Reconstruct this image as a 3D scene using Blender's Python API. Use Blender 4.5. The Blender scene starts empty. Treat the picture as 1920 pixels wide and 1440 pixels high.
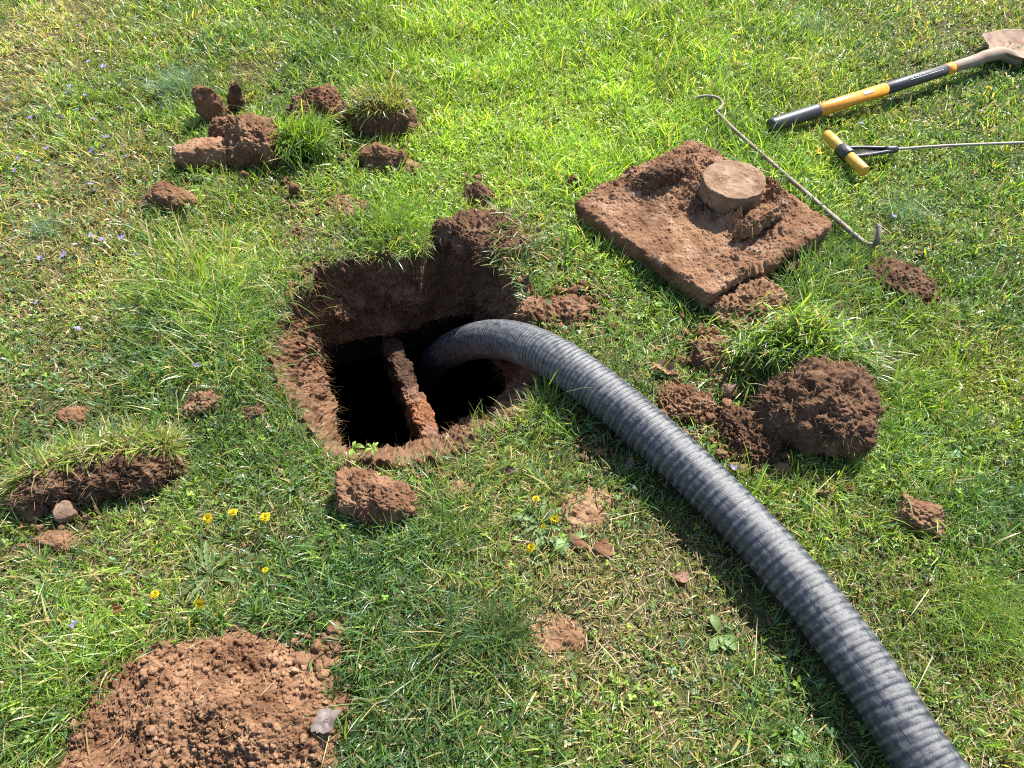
import bpy, math
import numpy as np
from mathutils import Vector

RNG = np.random.default_rng(11)
scene = bpy.context.scene
COL = scene.collection

# ------------------------------------------------------------------ camera, world, sun, exposure
CAM_H = 1.5
PITCH = 51.0
FPX = 1400.0
cam_d = bpy.data.cameras.new('camera')
cam_d.sensor_width = 36.0
cam_d.lens = 36.0 * FPX / 1920.0
cam_d.clip_start = 0.02
cam_d.clip_end = 1000
cam = bpy.data.objects.new('camera', cam_d)
COL.objects.link(cam)
cam.location = (0, 0, CAM_H)
cam.rotation_euler = (math.radians(90 - PITCH), 0, 0)
scene.camera = cam

SUN_EL, SUN_AZ = 50.0, 34.0        # azimuth measured from +Y (away from the camera) towards +X
world = bpy.data.worlds.new('World')
scene.world = world
world.use_nodes = True
wn = world.node_tree
bg = wn.nodes['Background']
sky = wn.nodes.new('ShaderNodeTexSky')
sky.sky_type = 'NISHITA'
sky.sun_disc = False
sky.sun_elevation = math.radians(SUN_EL)
sky.sun_rotation = math.radians(SUN_AZ)
wn.links.new(sky.outputs[0], bg.inputs[0])
bg.inputs[1].default_value = 0.09
sl = bpy.data.lights.new('sun', 'SUN')
sl.energy = 5.0
sl.angle = math.radians(0.5)
sl.color = (1.0, 0.95, 0.87)
sun = bpy.data.objects.new('sun', sl)
COL.objects.link(sun)
_d = Vector((-math.sin(math.radians(SUN_AZ)) * math.cos(math.radians(SUN_EL)),
             -math.cos(math.radians(SUN_AZ)) * math.cos(math.radians(SUN_EL)),
             -math.sin(math.radians(SUN_EL))))
sun.rotation_euler = _d.to_track_quat('-Z', 'Y').to_euler()
sun.location = (3, 5, 6)
vs = scene.view_settings
vs.view_transform = 'Standard'
vs.look = 'None'
vs.gamma = 1
vs.exposure = 1.42
cy = scene.cycles
cy.max_bounces = 6
cy.diffuse_bounces = 4
cy.glossy_bounces = 2
cy.transmission_bounces = 4
cy.transparent_max_bounces = 4
cy.filter_width = 1.1
cy.use_denoising = False
cy.caustics_reflective = False
cy.caustics_refractive = False

# ------------------------------------------------------------------ helpers
TH = math.radians(PITCH)


def P(px, py, z=0.0):
    """point of the place seen at photo pixel (px, py) at height z"""
    u = (px - 960) / FPX
    v = (py - 720) / FPX
    d = np.array([u, math.cos(TH) - v * math.sin(TH), -math.sin(TH) - v * math.cos(TH)])
    s = (z - CAM_H) / d[2]
    return np.array([d[0] * s, d[1] * s, z])


def MPP(py, z=0.0):
    """metres per photo pixel at that row"""
    v = (py - 720) / FPX
    return (CAM_H - z) / (math.sin(TH) + v * math.cos(TH)) / FPX


def hash3(i, j, k, s):
    h = (i.astype(np.int64) * 73856093) ^ (j.astype(np.int64) * 19349663) ^ (k.astype(np.int64) * 83492791) ^ (s * 2654435761 & 0x7fffffff)
    h = (h ^ (h >> 13)) * 1274126177 & 0xffffffff
    h = (h ^ (h >> 16)) * 2246822519 & 0xffffffff
    return ((h ^ (h >> 15)) & 0xffffff) / float(0x1000000)


def vnoise(p, s=0):
    """value noise in -1..1 of an (n,3) array"""
    f = np.floor(p)
    t = p - f
    t = t * t * t * (t * (t * 6 - 15) + 10)
    i = f.astype(np.int64)
    r = np.zeros(len(p))
    for a in (0, 1):
        wa = t[:, 0] if a else 1 - t[:, 0]
        for b in (0, 1):
            wb = wa * (t[:, 1] if b else 1 - t[:, 1])
            for c in (0, 1):
                wc = wb * (t[:, 2] if c else 1 - t[:, 2])
                r += wc * hash3(i[:, 0] + a, i[:, 1] + b, i[:, 2] + c, s)
    return r * 2 - 1


def fbm(p, freq, octv=4, s=0, gain=0.5):
    r = np.zeros(len(p))
    a = 1.0
    for o in range(octv):
        r += a * vnoise(p * freq + 17.3 * o, s + o)
        a *= gain
        freq *= 2.03
    return r


def crumbs(p, size, s=0, keep=1.0, fat=0.0):
    """0..1 domes: a packed layer of rounded crumbs of about the given size"""
    q = p / size
    q = q + 0.28 * np.stack([vnoise(q * 1.7 + 5.1, s + 50), vnoise(q * 1.7 + 9.7, s + 51), vnoise(q * 1.7 + 3.3, s + 52)], 1) \
        + 0.13 * np.stack([vnoise(q * 4.1 + 5.1, s + 53), vnoise(q * 4.1 + 9.7, s + 54), vnoise(q * 4.1 + 3.3, s + 55)], 1)
    f = np.floor(q).astype(np.int64)
    best = np.zeros(len(p))
    for a in (-1, 0, 1):
        for b in (-1, 0, 1):
            for c in (-1, 0, 1):
                i, j, k = f[:, 0] + a, f[:, 1] + b, f[:, 2] + c
                cx = i + hash3(i, j, k, s)
                cyy = j + hash3(i, j, k, s + 1)
                cz = k + hash3(i, j, k, s + 2)
                rr = 0.35 + fat + 0.5 * hash3(i, j, k, s + 3) ** 2
                if keep < 1:
                    rr = np.where(hash3(i, j, k, s + 4) < keep, rr, 0.0)
                dx, dy, dz = np.abs(q[:, 0] - cx), np.abs(q[:, 1] - cyy), np.abs(q[:, 2] - cz)
                dd = 0.36 * (dx + dy + dz) + 0.55 * np.maximum(np.maximum(dx, dy), dz)
                best = np.maximum(best, np.sqrt(np.maximum(rr * rr - dd * dd, 0)) * 0.75 + np.maximum(rr - dd, 0) * 0.3)
    return best


def n2(x, y, freq, s=0, octv=2):
    return fbm(np.stack([x, y, np.zeros_like(x) + 0.37], 1), freq, octv, s)


def gz(x, y):
    """height of the lawn's soil"""
    x = np.atleast_1d(np.asarray(x, float))
    y = np.atleast_1d(np.asarray(y, float))
    w = np.clip(1.2 - np.hypot(x, y - 1.6) / 30, 0, 1)
    return (0.012 * n2(x, y, 1.3, 5) + 0.005 * n2(x, y, 7.0, 9)) * w


def G(x, y):
    return float(gz(x, y)[0])


def mesh_obj(name, verts, faces, mats, parent=None, loc=None, smooth=True, attrs=None, matidx=None, colors=None):
    """faces: list of (m,k) int arrays"""
    verts = np.asarray(verts, np.float32)
    me = bpy.data.meshes.new(name)
    me.vertices.add(len(verts))
    me.vertices.foreach_set('co', verts.ravel())
    fs = [np.asarray(f, np.int32) for f in faces if len(f)]
    loops = np.concatenate([f.ravel() for f in fs])
    tot = np.concatenate([np.full(len(f), f.shape[1], np.int32) for f in fs])
    st = np.concatenate([[0], np.cumsum(tot)[:-1]]).astype(np.int32)
    me.loops.add(len(loops))
    me.loops.foreach_set('vertex_index', loops)
    me.polygons.add(len(tot))
    me.polygons.foreach_set('loop_start', st)
    me.polygons.foreach_set('loop_total', tot)
    if matidx is not None:
        me.polygons.foreach_set('material_index', np.asarray(matidx, np.int32))
    me.polygons.foreach_set('use_smooth', np.full(len(tot), bool(smooth)))
    if colors is not None:
        ca = me.color_attributes.new('tint', 'FLOAT_COLOR', 'POINT')
        c4 = np.ones((len(verts), 4), np.float32)
        c4[:, :3] = colors
        ca.data.foreach_set('color', c4.ravel())
    for k, v in (attrs or {}).items():
        at = me.attributes.new(k, 'FLOAT', 'POINT')
        at.data.foreach_set('value', np.asarray(v, np.float32))
    me.update(calc_edges=True)
    me.validate()
    for m in (mats if isinstance(mats, (list, tuple)) else [mats]):
        me.materials.append(m)
    o = bpy.data.objects.new(name, me)
    COL.objects.link(o)
    if loc is not None:
        o.location = loc
    if parent is not None:
        o.parent = parent
    return o


def tag(o, label=None, cat=None, group=None, kind=None):
    if label:
        o['label'] = label
    if cat:
        o['category'] = cat
    if group:
        o['group'] = group
    if kind:
        o['kind'] = kind
    return o


def empty(name, loc):
    o = bpy.data.objects.new(name, None)
    COL.objects.link(o)
    o.location = loc
    o.empty_display_size = 0.05
    return o


def grid_faces(nu, nv, wrap_u=False, off=0):
    """verts indexed [v*nu+u]"""
    uu = np.arange(nu if wrap_u else nu - 1)
    vv = np.arange(nv - 1)
    U, V = np.meshgrid(uu, vv)
    U, V = U.ravel(), V.ravel()
    U2 = (U + 1) % nu
    return np.stack([V * nu + U, V * nu + U2, (V + 1) * nu + U2, (V + 1) * nu + U], 1) + off


def tube(path, rad, nseg=10, caps=True):
    """(verts, [quads, tris]) along an (n,3) path with radius rad (scalar or n)"""
    path = np.asarray(path, float)
    n = len(path)
    rad = np.broadcast_to(np.asarray(rad, float), (n,))
    t = np.gradient(path, axis=0)
    t /= np.linalg.norm(t, axis=1)[:, None] + 1e-12
    up = np.array([0.02, 0.03, 1.0])
    if abs(t[0] @ up) > 0.95:
        up = np.array([1.0, 0, 0])
    a = np.cross(t[0], up)
    a /= np.linalg.norm(a)
    A = [a]
    for i in range(1, n):
        a = A[-1] - t[i] * (A[-1] @ t[i])
        a /= np.linalg.norm(a)
        A.append(a)
    A = np.array(A)
    B = np.cross(t, A)
    ang = np.linspace(0, 2 * np.pi, nseg, endpoint=False)
    V = path[:, None, :] + rad[:, None, None] * (A[:, None, :] * np.cos(ang)[None, :, None] + B[:, None, :] * np.sin(ang)[None, :, None])
    V = V.reshape(-1, 3)
    F = [grid_faces(nseg, n, True)]
    if caps:
        c0 = len(V)
        V = np.vstack([V, path[0], path[-1]])
        i = np.arange(nseg)
        j = (i + 1) % nseg
        F.append(np.stack([np.full(nseg, c0), j, i], 1))
        b = (n - 1) * nseg
        F.append(np.stack([np.full(nseg, c0 + 1), b + i, b + j], 1))
    return V, F


class MB:
    """collects pieces into one mesh"""
    def __init__(self):
        self.v, self.f, self.c, self.n = [], {3: [], 4: []}, [], 0

    def add(self, V, F, col=None):
        for f in F:
            f = np.asarray(f)
            if len(f):
                self.f[f.shape[1]].append(f + self.n)
        self.v.append(V)
        if col is not None:
            self.c.append(np.broadcast_to(np.asarray(col, float), (len(V), 3)))
        self.n += len(V)
        return self

    def build(self, name, mat, parent=None, loc=None, smooth=True):
        V = np.vstack(self.v)
        if loc is not None:
            V = V - np.asarray(loc)
        F = [np.vstack(x) for x in self.f.values() if x]
        C = np.vstack(self.c) if self.c and sum(map(len, self.c)) == len(V) else None
        return mesh_obj(name, V, F, mat, parent, loc, smooth, colors=C)


def spline(pts, n):
    """Catmull-Rom through pts, resampled evenly"""
    pts = np.asarray(pts, float)
    p = np.vstack([2 * pts[0] - pts[1], pts, 2 * pts[-1] - pts[-2]])
    out = []
    for i in range(1, len(p) - 2):
        t = np.linspace(0, 1, 24, endpoint=False)[:, None]
        a, b, c, d = p[i - 1], p[i], p[i + 1], p[i + 2]
        out.append(0.5 * ((2 * b) + (c - a) * t + (2 * a - 5 * b + 4 * c - d) * t ** 2 + (3 * b - a - 3 * c + d) * t ** 3))
    out.append(pts[-1:])
    q = np.vstack(out)
    s = np.concatenate([[0], np.cumsum(np.linalg.norm(np.diff(q, axis=0), axis=1))])
    ss = np.linspace(0, s[-1], n)
    return np.stack([np.interp(ss, s, q[:, k]) for k in range(3)], 1)


def inside(poly, x, y):
    poly = np.asarray(poly)
    r = np.zeros(len(x), bool)
    n = len(poly)
    for i in range(n):
        x0, y0 = poly[i][:2]
        x1, y1 = poly[(i + 1) % n][:2]
        c = ((y0 > y) != (y1 > y)) & (x < (x1 - x0) * (y - y0) / ((y1 - y0) + 1e-15) + x0)
        r ^= c
    return r


def poly_dist(poly, x, y, closed=True):
    poly = np.asarray(poly)[:, :2]
    d = np.full(len(x), 1e9)
    n = len(poly)
    for i in range(n if closed else n - 1):
        a, b = poly[i], poly[(i + 1) % n]
        ab = b - a
        t = np.clip(((x - a[0]) * ab[0] + (y - a[1]) * ab[1]) / (ab @ ab + 1e-15), 0, 1)
        d = np.minimum(d, np.hypot(x - a[0] - t * ab[0], y - a[1] - t * ab[1]))
    return d


# ------------------------------------------------------------------ materials
def new_mat(name):
    m = bpy.data.materials.new(name)
    m.use_nodes = True
    nt = m.node_tree
    return m, nt, nt.nodes['Principled BSDF'], nt.nodes['Material Output']


def ramp(nt, fac, stops, interp='LINEAR'):
    r = nt.nodes.new('ShaderNodeValToRGB')
    r.color_ramp.interpolation = interp
    while len(r.color_ramp.elements) < len(stops):
        r.color_ramp.elements.new(0.5)
    for e, (p, c) in zip(r.color_ramp.elements, stops):
        e.position = p
        e.color = (*c, 1) if len(c) == 3 else c
    nt.links.new(fac, r.inputs[0])
    return r.outputs[0]


def noise(nt, scale, detail=4, rough=0.6, vec=None, dist=0.0):
    n = nt.nodes.new('ShaderNodeTexNoise')
    n.inputs['Scale'].default_value = scale
    n.inputs['Detail'].default_value = detail
    n.inputs['Roughness'].default_value = rough
    n.inputs['Distortion'].default_value = dist
    if vec is not None:
        nt.links.new(vec, n.inputs['Vector'])
    return n.outputs[0]


def geopos(nt):
    return nt.nodes.new('ShaderNodeNewGeometry').outputs['Position']


def mixc(nt, fac, a, b, mode='MIX'):
    m = nt.nodes.new('ShaderNodeMix')
    m.data_type = 'RGBA'
    m.blend_type = mode
    for sock, val in ((m.inputs[0], fac), (m.inputs[6], a), (m.inputs[7], b)):
        if isinstance(val, (int, float)):
            sock.default_value = val
        elif isinstance(val, tuple):
            sock.default_value = (*val, 1)
        else:
            nt.links.new(val, sock)
    return m.outputs[2]


def mth(nt, op, a, b=None, clamp=False):
    m = nt.nodes.new('ShaderNodeMath')
    m.operation = op
    m.use_clamp = clamp
    for s, v in ((m.inputs[0], a), (m.inputs[1], b)):
        if v is None:
            continue
        if isinstance(v, (int, float)):
            s.default_value = v
        else:
            nt.links.new(v, s)
    return m.outputs[0]


def bump(nt, h, bsdf, strength=0.6, dist=0.003):
    b = nt.nodes.new('ShaderNodeBump')
    b.inputs['Strength'].default_value = strength
    b.inputs['Distance'].default_value = dist
    nt.links.new(h, b.inputs['Height'])
    nt.links.new(b.outputs[0], bsdf.inputs['Normal'])
    return b


def soil_mat(name, dark, mid, light, pale=0.0, palecol=(0.5, 0.4, 0.33), patch=14.0):
    dark, mid, light = [tuple(a * b for a, b in zip(c, (1.09, 1.25, 1.27))) for c in (dark, mid, light)]
    m, nt, b, o = new_mat(name)
    pos = geopos(nt)
    n1 = noise(nt, patch, 5, 0.62, pos)
    nf = noise(nt, 260, 4, 0.7, pos)
    c = ramp(nt, n1, [(0.32, dark), (0.5, mid), (0.68, light)])
    c2 = ramp(nt, nf, [(0.25, (0.55, 0.55, 0.55)), (0.5, (1, 1, 1)), (0.75, (1.35, 1.3, 1.25))])
    c = mixc(nt, 0.85, c, c2, 'MULTIPLY')
    if pale > 0:
        n3 = noise(nt, patch * 1.6, 6, 0.7, pos, 0.6)
        f = ramp(nt, n3, [(0.60 - 0.12 * pale, (0, 0, 0)), (0.74 - 0.1 * pale, (1, 1, 1))])
        c = mixc(nt, mth(nt, 'MULTIPLY', f, 0.85), c, palecol)
    sp = noise(nt, 120, 2, 0.5, pos)
    c = mixc(nt, ramp(nt, sp, [(0.72, (0, 0, 0)), (0.78, (0.5, 0.5, 0.5))]), c, (0.3, 0.2, 0.12))
    nt.links.new(c, b.inputs['Base Color'])
    b.inputs['Roughness'].default_value = 0.95
    b.inputs['Specular IOR Level'].default_value = 0.15
    bump(nt, mth(nt, 'ADD', nf, mth(nt, 'MULTIPLY', noise(nt, 700, 3, 0.6, pos), 0.5)), b, 0.8, 0.0025)
    return m


M_SOIL = soil_mat('soil_red_brown', (0.085, 0.036, 0.019), (0.152, 0.071, 0.039), (0.225, 0.115, 0.066))
M_SOIL_DRY = soil_mat('soil_dry_pale', (0.13, 0.060, 0.033), (0.205, 0.103, 0.058), (0.28, 0.155, 0.094))
M_SOIL_DARK = soil_mat('soil_moist_dark', (0.05, 0.023, 0.013), (0.095, 0.045, 0.026), (0.155, 0.08, 0.048))
M_PIT = soil_mat('soil_pit_wall', (0.07, 0.03, 0.016), (0.125, 0.06, 0.034), (0.2, 0.1, 0.058))
M_LID = soil_mat('lid_muddy_concrete', (0.085, 0.036, 0.019), (0.165, 0.078, 0.043), (0.235, 0.122, 0.07), pale=0.62, palecol=(0.33, 0.215, 0.145), patch=9.0)
M_KNOB = soil_mat('knob_concrete', (0.11, 0.052, 0.03), (0.18, 0.1, 0.062), (0.25, 0.155, 0.1), pale=0.8, palecol=(0.31, 0.21, 0.145), patch=16.0)
M_GROUND = soil_mat('lawn_soil', (0.03, 0.021, 0.010), (0.06, 0.046, 0.020), (0.10, 0.080, 0.034), pale=0.7, palecol=(0.075, 0.09, 0.022), patch=11.0)


def leaf_mat(name, trans=0.48, rough=0.36, spec=0.6, tint=(1, 1, 1), coltrans=(1.3, 1.35, 0.5)):
    m, nt, b, o = new_mat(name)
    at = nt.nodes.new('ShaderNodeAttribute')
    at.attribute_name = 'tint'
    c = at.outputs['Color']
    nt.links.new(c, b.inputs['Base Color'])
    b.inputs['Roughness'].default_value = rough
    b.inputs['Specular IOR Level'].default_value = spec
    tr = nt.nodes.new('ShaderNodeBsdfTranslucent')
    nt.links.new(mixc(nt, 1.0, c, coltrans, 'MULTIPLY'), tr.inputs[0])
    mx = nt.nodes.new('ShaderNodeMixShader')
    mx.inputs[0].default_value = trans
    nt.links.new(b.outputs[0], mx.inputs[1])
    nt.links.new(tr.outputs[0], mx.inputs[2])
    nt.links.new(mx.outputs[0], o.inputs['Surface'])
    return m


M_GRASS = leaf_mat('grass_blades', 0.5)
M_CLOVER = leaf_mat('clover_leaves', 0.42, 0.5, 0.4)
M_STRAW = leaf_mat('dry_straw', 0.2, 0.6, 0.3, coltrans=(1, 1, 0.9))
M_PETAL = leaf_mat('petals', 0.35, 0.6, 0.2, coltrans=(1, 1, 1))
M_ROOT = leaf_mat('rootlets', 0.1, 0.7, 0.2, coltrans=(1, 1, 1))


def plain(name, col, rough=0.5, metal=0.0, wear=None, wearcol=(0.3, 0.2, 0.14), scale=60, spec=0.5, bs=0.2):
    m, nt, b, o = new_mat(name)
    pos = geopos(nt)
    n = noise(nt, scale, 5, 0.65, pos)
    c = mixc(nt, 1.0, col, ramp(nt, n, [(0.3, (0.8, 0.8, 0.8)), (0.7, (1.12, 1.12, 1.12))]), 'MULTIPLY')
    if wear:
        n2_ = noise(nt, scale * 0.6, 6, 0.72, pos, 0.4)
        c = mixc(nt, ramp(nt, n2_, [(0.62 - wear * 0.25, (0, 0, 0)), (0.72 - wear * 0.2, (0.85, 0.85, 0.85))]), c, wearcol)
    nt.links.new(c, b.inputs['Base Color'])
    b.inputs['Metallic'].default_value = metal
    b.inputs['Specular IOR Level'].default_value = spec
    nt.links.new(ramp(nt, n, [(0.3, (rough * 0.85,) * 3), (0.7, (min(1, rough * 1.2),) * 3)]), b.inputs['Roughness'])
    bump(nt, n, b, bs, 0.001)
    return m


# ------------------------------------------------------------------ the lie of the place
PIT_Z = -0.25
RIM_PX = [(500, 655), (512, 600), (535, 560), (572, 540), (590, 500), (650, 484), (720, 486), (790, 478), (812, 448), (842, 424), (905, 452),
          (948, 500), (985, 545), (1003, 600), (1012, 660), (1016, 715), (1003, 748), (972, 782), (925, 806), (885, 832),
          (840, 858), (770, 876), (700, 878), (650, 870), (612, 858), (580, 812), (548, 765), (520, 720)]
RIM = np.array([P(*q)[:2] for q in RIM_PX])
OPEN_PX = [(606, 648), (720, 622), (880, 584), (925, 660), (968, 752), (800, 838), (640, 872), (622, 760)]
OPEN = np.array([P(q[0], q[1], PIT_Z)[:2] for q in OPEN_PX])
HOSE_R = 0.054
hz = HOSE_R + 0.012
HOSE_PTS = [P(1745, 1440, hz), P(1640, 1282, hz), P(1528, 1130, hz), P(1415, 1000, hz), P(1300, 885, hz), P(1195, 790, hz + .004),
            P(1100, 712, hz + .006), P(1025, 664, hz - 0.01), P(955, 638, -0.03), P(898, 638, -0.15), P(850, 654, -0.31), P(815, 680, -0.5),
            P(795, 715, -0.75), P(790, 760, -1.05), P(790, 800, -1.3)]
_a = HOSE_PTS[0] - HOSE_PTS[1]
HOSE_PTS = [HOSE_PTS[0] + _a * k * 1.0 + np.array([0.09 * k * k * 0.25, 0, 0]) for k in (9, 6, 4, 2.6, 1.3)] + HOSE_PTS
HOSE_C = spline(HOSE_PTS, 420)
LID_Z = 0.085
LID_PX = [(1082, 380), (1298, 263), (1560, 414), (1332, 548)]
LID = np.array([P(q[0], q[1], LID_Z) for q in LID_PX])

EXCL = []      # (cx, cy, rx, ry, rot, softness): where soil covers the grass
BARE = []      # (cx, cy, r, strength)


def bare(px, py, rpx, k=0.9, asp=1.0):
    p = P(px, py)
    BARE.append((p[0], p[1], rpx * MPP(py), k))


# ------------------------------------------------------------------ ground: one sheet to the horizon, with the pit cut out of it
def axis(lo, hi, step, far):
    core = np.arange(lo, hi + step / 2, step)
    out = []
    d, s = step, 0.0
    while s < far:
        d *= 1.22
        s += d
        out.append(s)
    out = np.array(out)
    return np.concatenate([core[0] - out[::-1], core, core[-1] + out])


gx = axis(-2.9, 2.9, 0.0115, 300)
gy = axis(-0.2, 4.3, 0.0115, 300)
X, Y = np.meshgrid(gx, gy)
xf, yf = X.ravel(), Y.ravel()
zf = gz(xf, yf)
near = (np.abs(xf) < 3) & (yf > -0.3) & (yf < 4.4)
pn = np.stack([xf[near], yf[near], np.zeros(near.sum())], 1)
zf[near] += 0.0022 * fbm(pn, 60, 3, 3) + 0.004 * crumbs(pn, 0.03, 8, 0.5)
gv = np.stack([xf, yf, zf], 1)
gf = grid_faces(len(gx), len(gy))
rc = RIM.mean(0)
RIM_IN = rc + (RIM - rc) * 0.965
cen = gv[gf].mean(1)
cand = (np.abs(cen[:, 0] + 0.3) < 0.7) & (np.abs(cen[:, 1] - 1.3) < 0.7)
kill = np.zeros(len(gf), bool)
kill[cand] = inside(RIM_IN, cen[cand, 0], cen[cand, 1])
ground = mesh_obj('ground', gv, [gf[~kill]], M_GROUND)
tag(ground, kind='structure')


# ------------------------------------------------------------------ pit: soil walls from the lawn down to the tank top
def resample(poly, n, start=None):
    p = np.vstack([poly, poly[:1]])
    s = np.concatenate([[0], np.cumsum(np.linalg.norm(np.diff(p, axis=0), axis=1))])
    ss = np.linspace(0, s[-1], n, endpoint=False)
    return np.stack([np.interp(ss, s, p[:, k]) for k in range(2)], 1)


def polar(poly, c, ang):
    """where rays from c at the angles meet the polygon"""
    q = resample(poly, 3000) - c
    a = np.arctan2(q[:, 1], q[:, 0])
    r = np.hypot(q[:, 0], q[:, 1])
    o = np.argsort(a)
    a, r = a[o], r[o]
    return np.interp(ang, np.concatenate([a - 2 * np.pi, a, a + 2 * np.pi]), np.tile(r, 3))


def pit():
    NU, NV = 1500, 150
    c = OPEN.mean(0)
    ang = np.linspace(-np.pi, np.pi, NU, endpoint=False)
    ro, ri = polar(RIM, c, ang), polar(OPEN, c, ang)
    k = np.exp(-0.5 * (np.arange(-12, 13) / 2.5) ** 2)
    k /= k.sum()
    sm = lambda r: np.convolve(np.concatenate([r[-12:], r, r[:12]]), k, 'valid')
    ro, ri = sm(ro), sm(ri)
    ring = np.stack([np.cos(ang), np.sin(ang)], 1)
    ri = ri + 0.008 * n2(ring[:, 0], ring[:, 1], 9, 61, 3)
    ro = ro + 0.013 * n2(ring[:, 0], ring[:, 1], 9, 71, 4) + 0.009 * n2(ring[:, 0], ring[:, 1], 30, 72, 3)
    t = np.linspace(-0.16, 1.12, NV)
    V = np.zeros((NV, NU, 3))
    ledge = np.exp(-((ang - 2.35) / 0.35) ** 2) * 1.0 + np.exp(-((ang - 0.95) / 0.4) ** 2) * 0.8
    for j, tt in enumerate(t):
        if tt < 0:       # the crumbled lip lying over the lawn
            e = -tt / 0.16
            wlip = 0.008 + 0.012 * n2(ring[:, 0], ring[:, 1], 4, 81, 2) + 0.03 * np.exp(-((ang - 0.95) / 0.35) ** 2)
            r = ro + np.maximum(wlip, 0.008) * e
            z = 0.006 * (1 - (2 * e - 1) ** 2) - 0.012 * e * e * e
        elif tt <= 1:
            s = tt
            prof = s ** 0.75
            prof = prof * (1 - ledge * 0.9) + ledge * 0.9 * (0.62 * np.clip(s / 0.5, 0, 1) ** 0.8 + 0.38 * np.clip((s - 0.7) / 0.3, 0, 1))
            r = ro + (ri - ro) * prof
            z = PIT_Z * (s ** 0.92) + 0 * r
        else:            # a broken edge hanging a little below the opening's rim
            s = (tt - 1) / 0.12
            r = ri + 0.03 * s
            z = PIT_Z - 0.035 * s + 0 * r
        V[j, :, 0] = c[0] + ring[:, 0] * r
        V[j, :, 1] = c[1] + ring[:, 1] * r
        base = gz(V[j, :, 0], V[j, :, 1]) * max(0, 1 - max(tt, 0) * 2)
        V[j, :, 2] = base + z
    V = V.reshape(-1, 3)
    cr = crumbs(V, 0.034, 10, 0.4) * 0.016 + crumbs(V, 0.015, 11, 0.8, 0.1) * 0.012 + crumbs(V, 0.0075, 12, 1.0, 0.1) * 0.0085 + 0.018 * fbm(V, 13, 4, 13) + 0.004 * fbm(V, 70, 3, 14) + 0.001 * fbm(V, 240, 2, 15)
    inw = np.concatenate([c, [PIT_Z * 0.2]]) - V
    inw[:, 2] *= 0.3
    inw /= np.linalg.norm(inw, axis=1)[:, None]
    tt = np.repeat(t, NU)
    w = np.clip((tt + 0.16) / 0.1, 0, 1)
    dirn = inw * np.clip(tt * 4, 0, 1)[:, None] + np.array([0, 0, 1.0]) * (1 - np.clip(tt * 4, 0, 1))[:, None]
    V = V + dirn * (cr * w)[:, None]
    F = grid_faces(NU, NV, True)
    o = mesh_obj('pit', V, [F[:, ::-1]], M_PIT)
    tag(o, kind='structure')
    return c


pit_c = pit()


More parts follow.
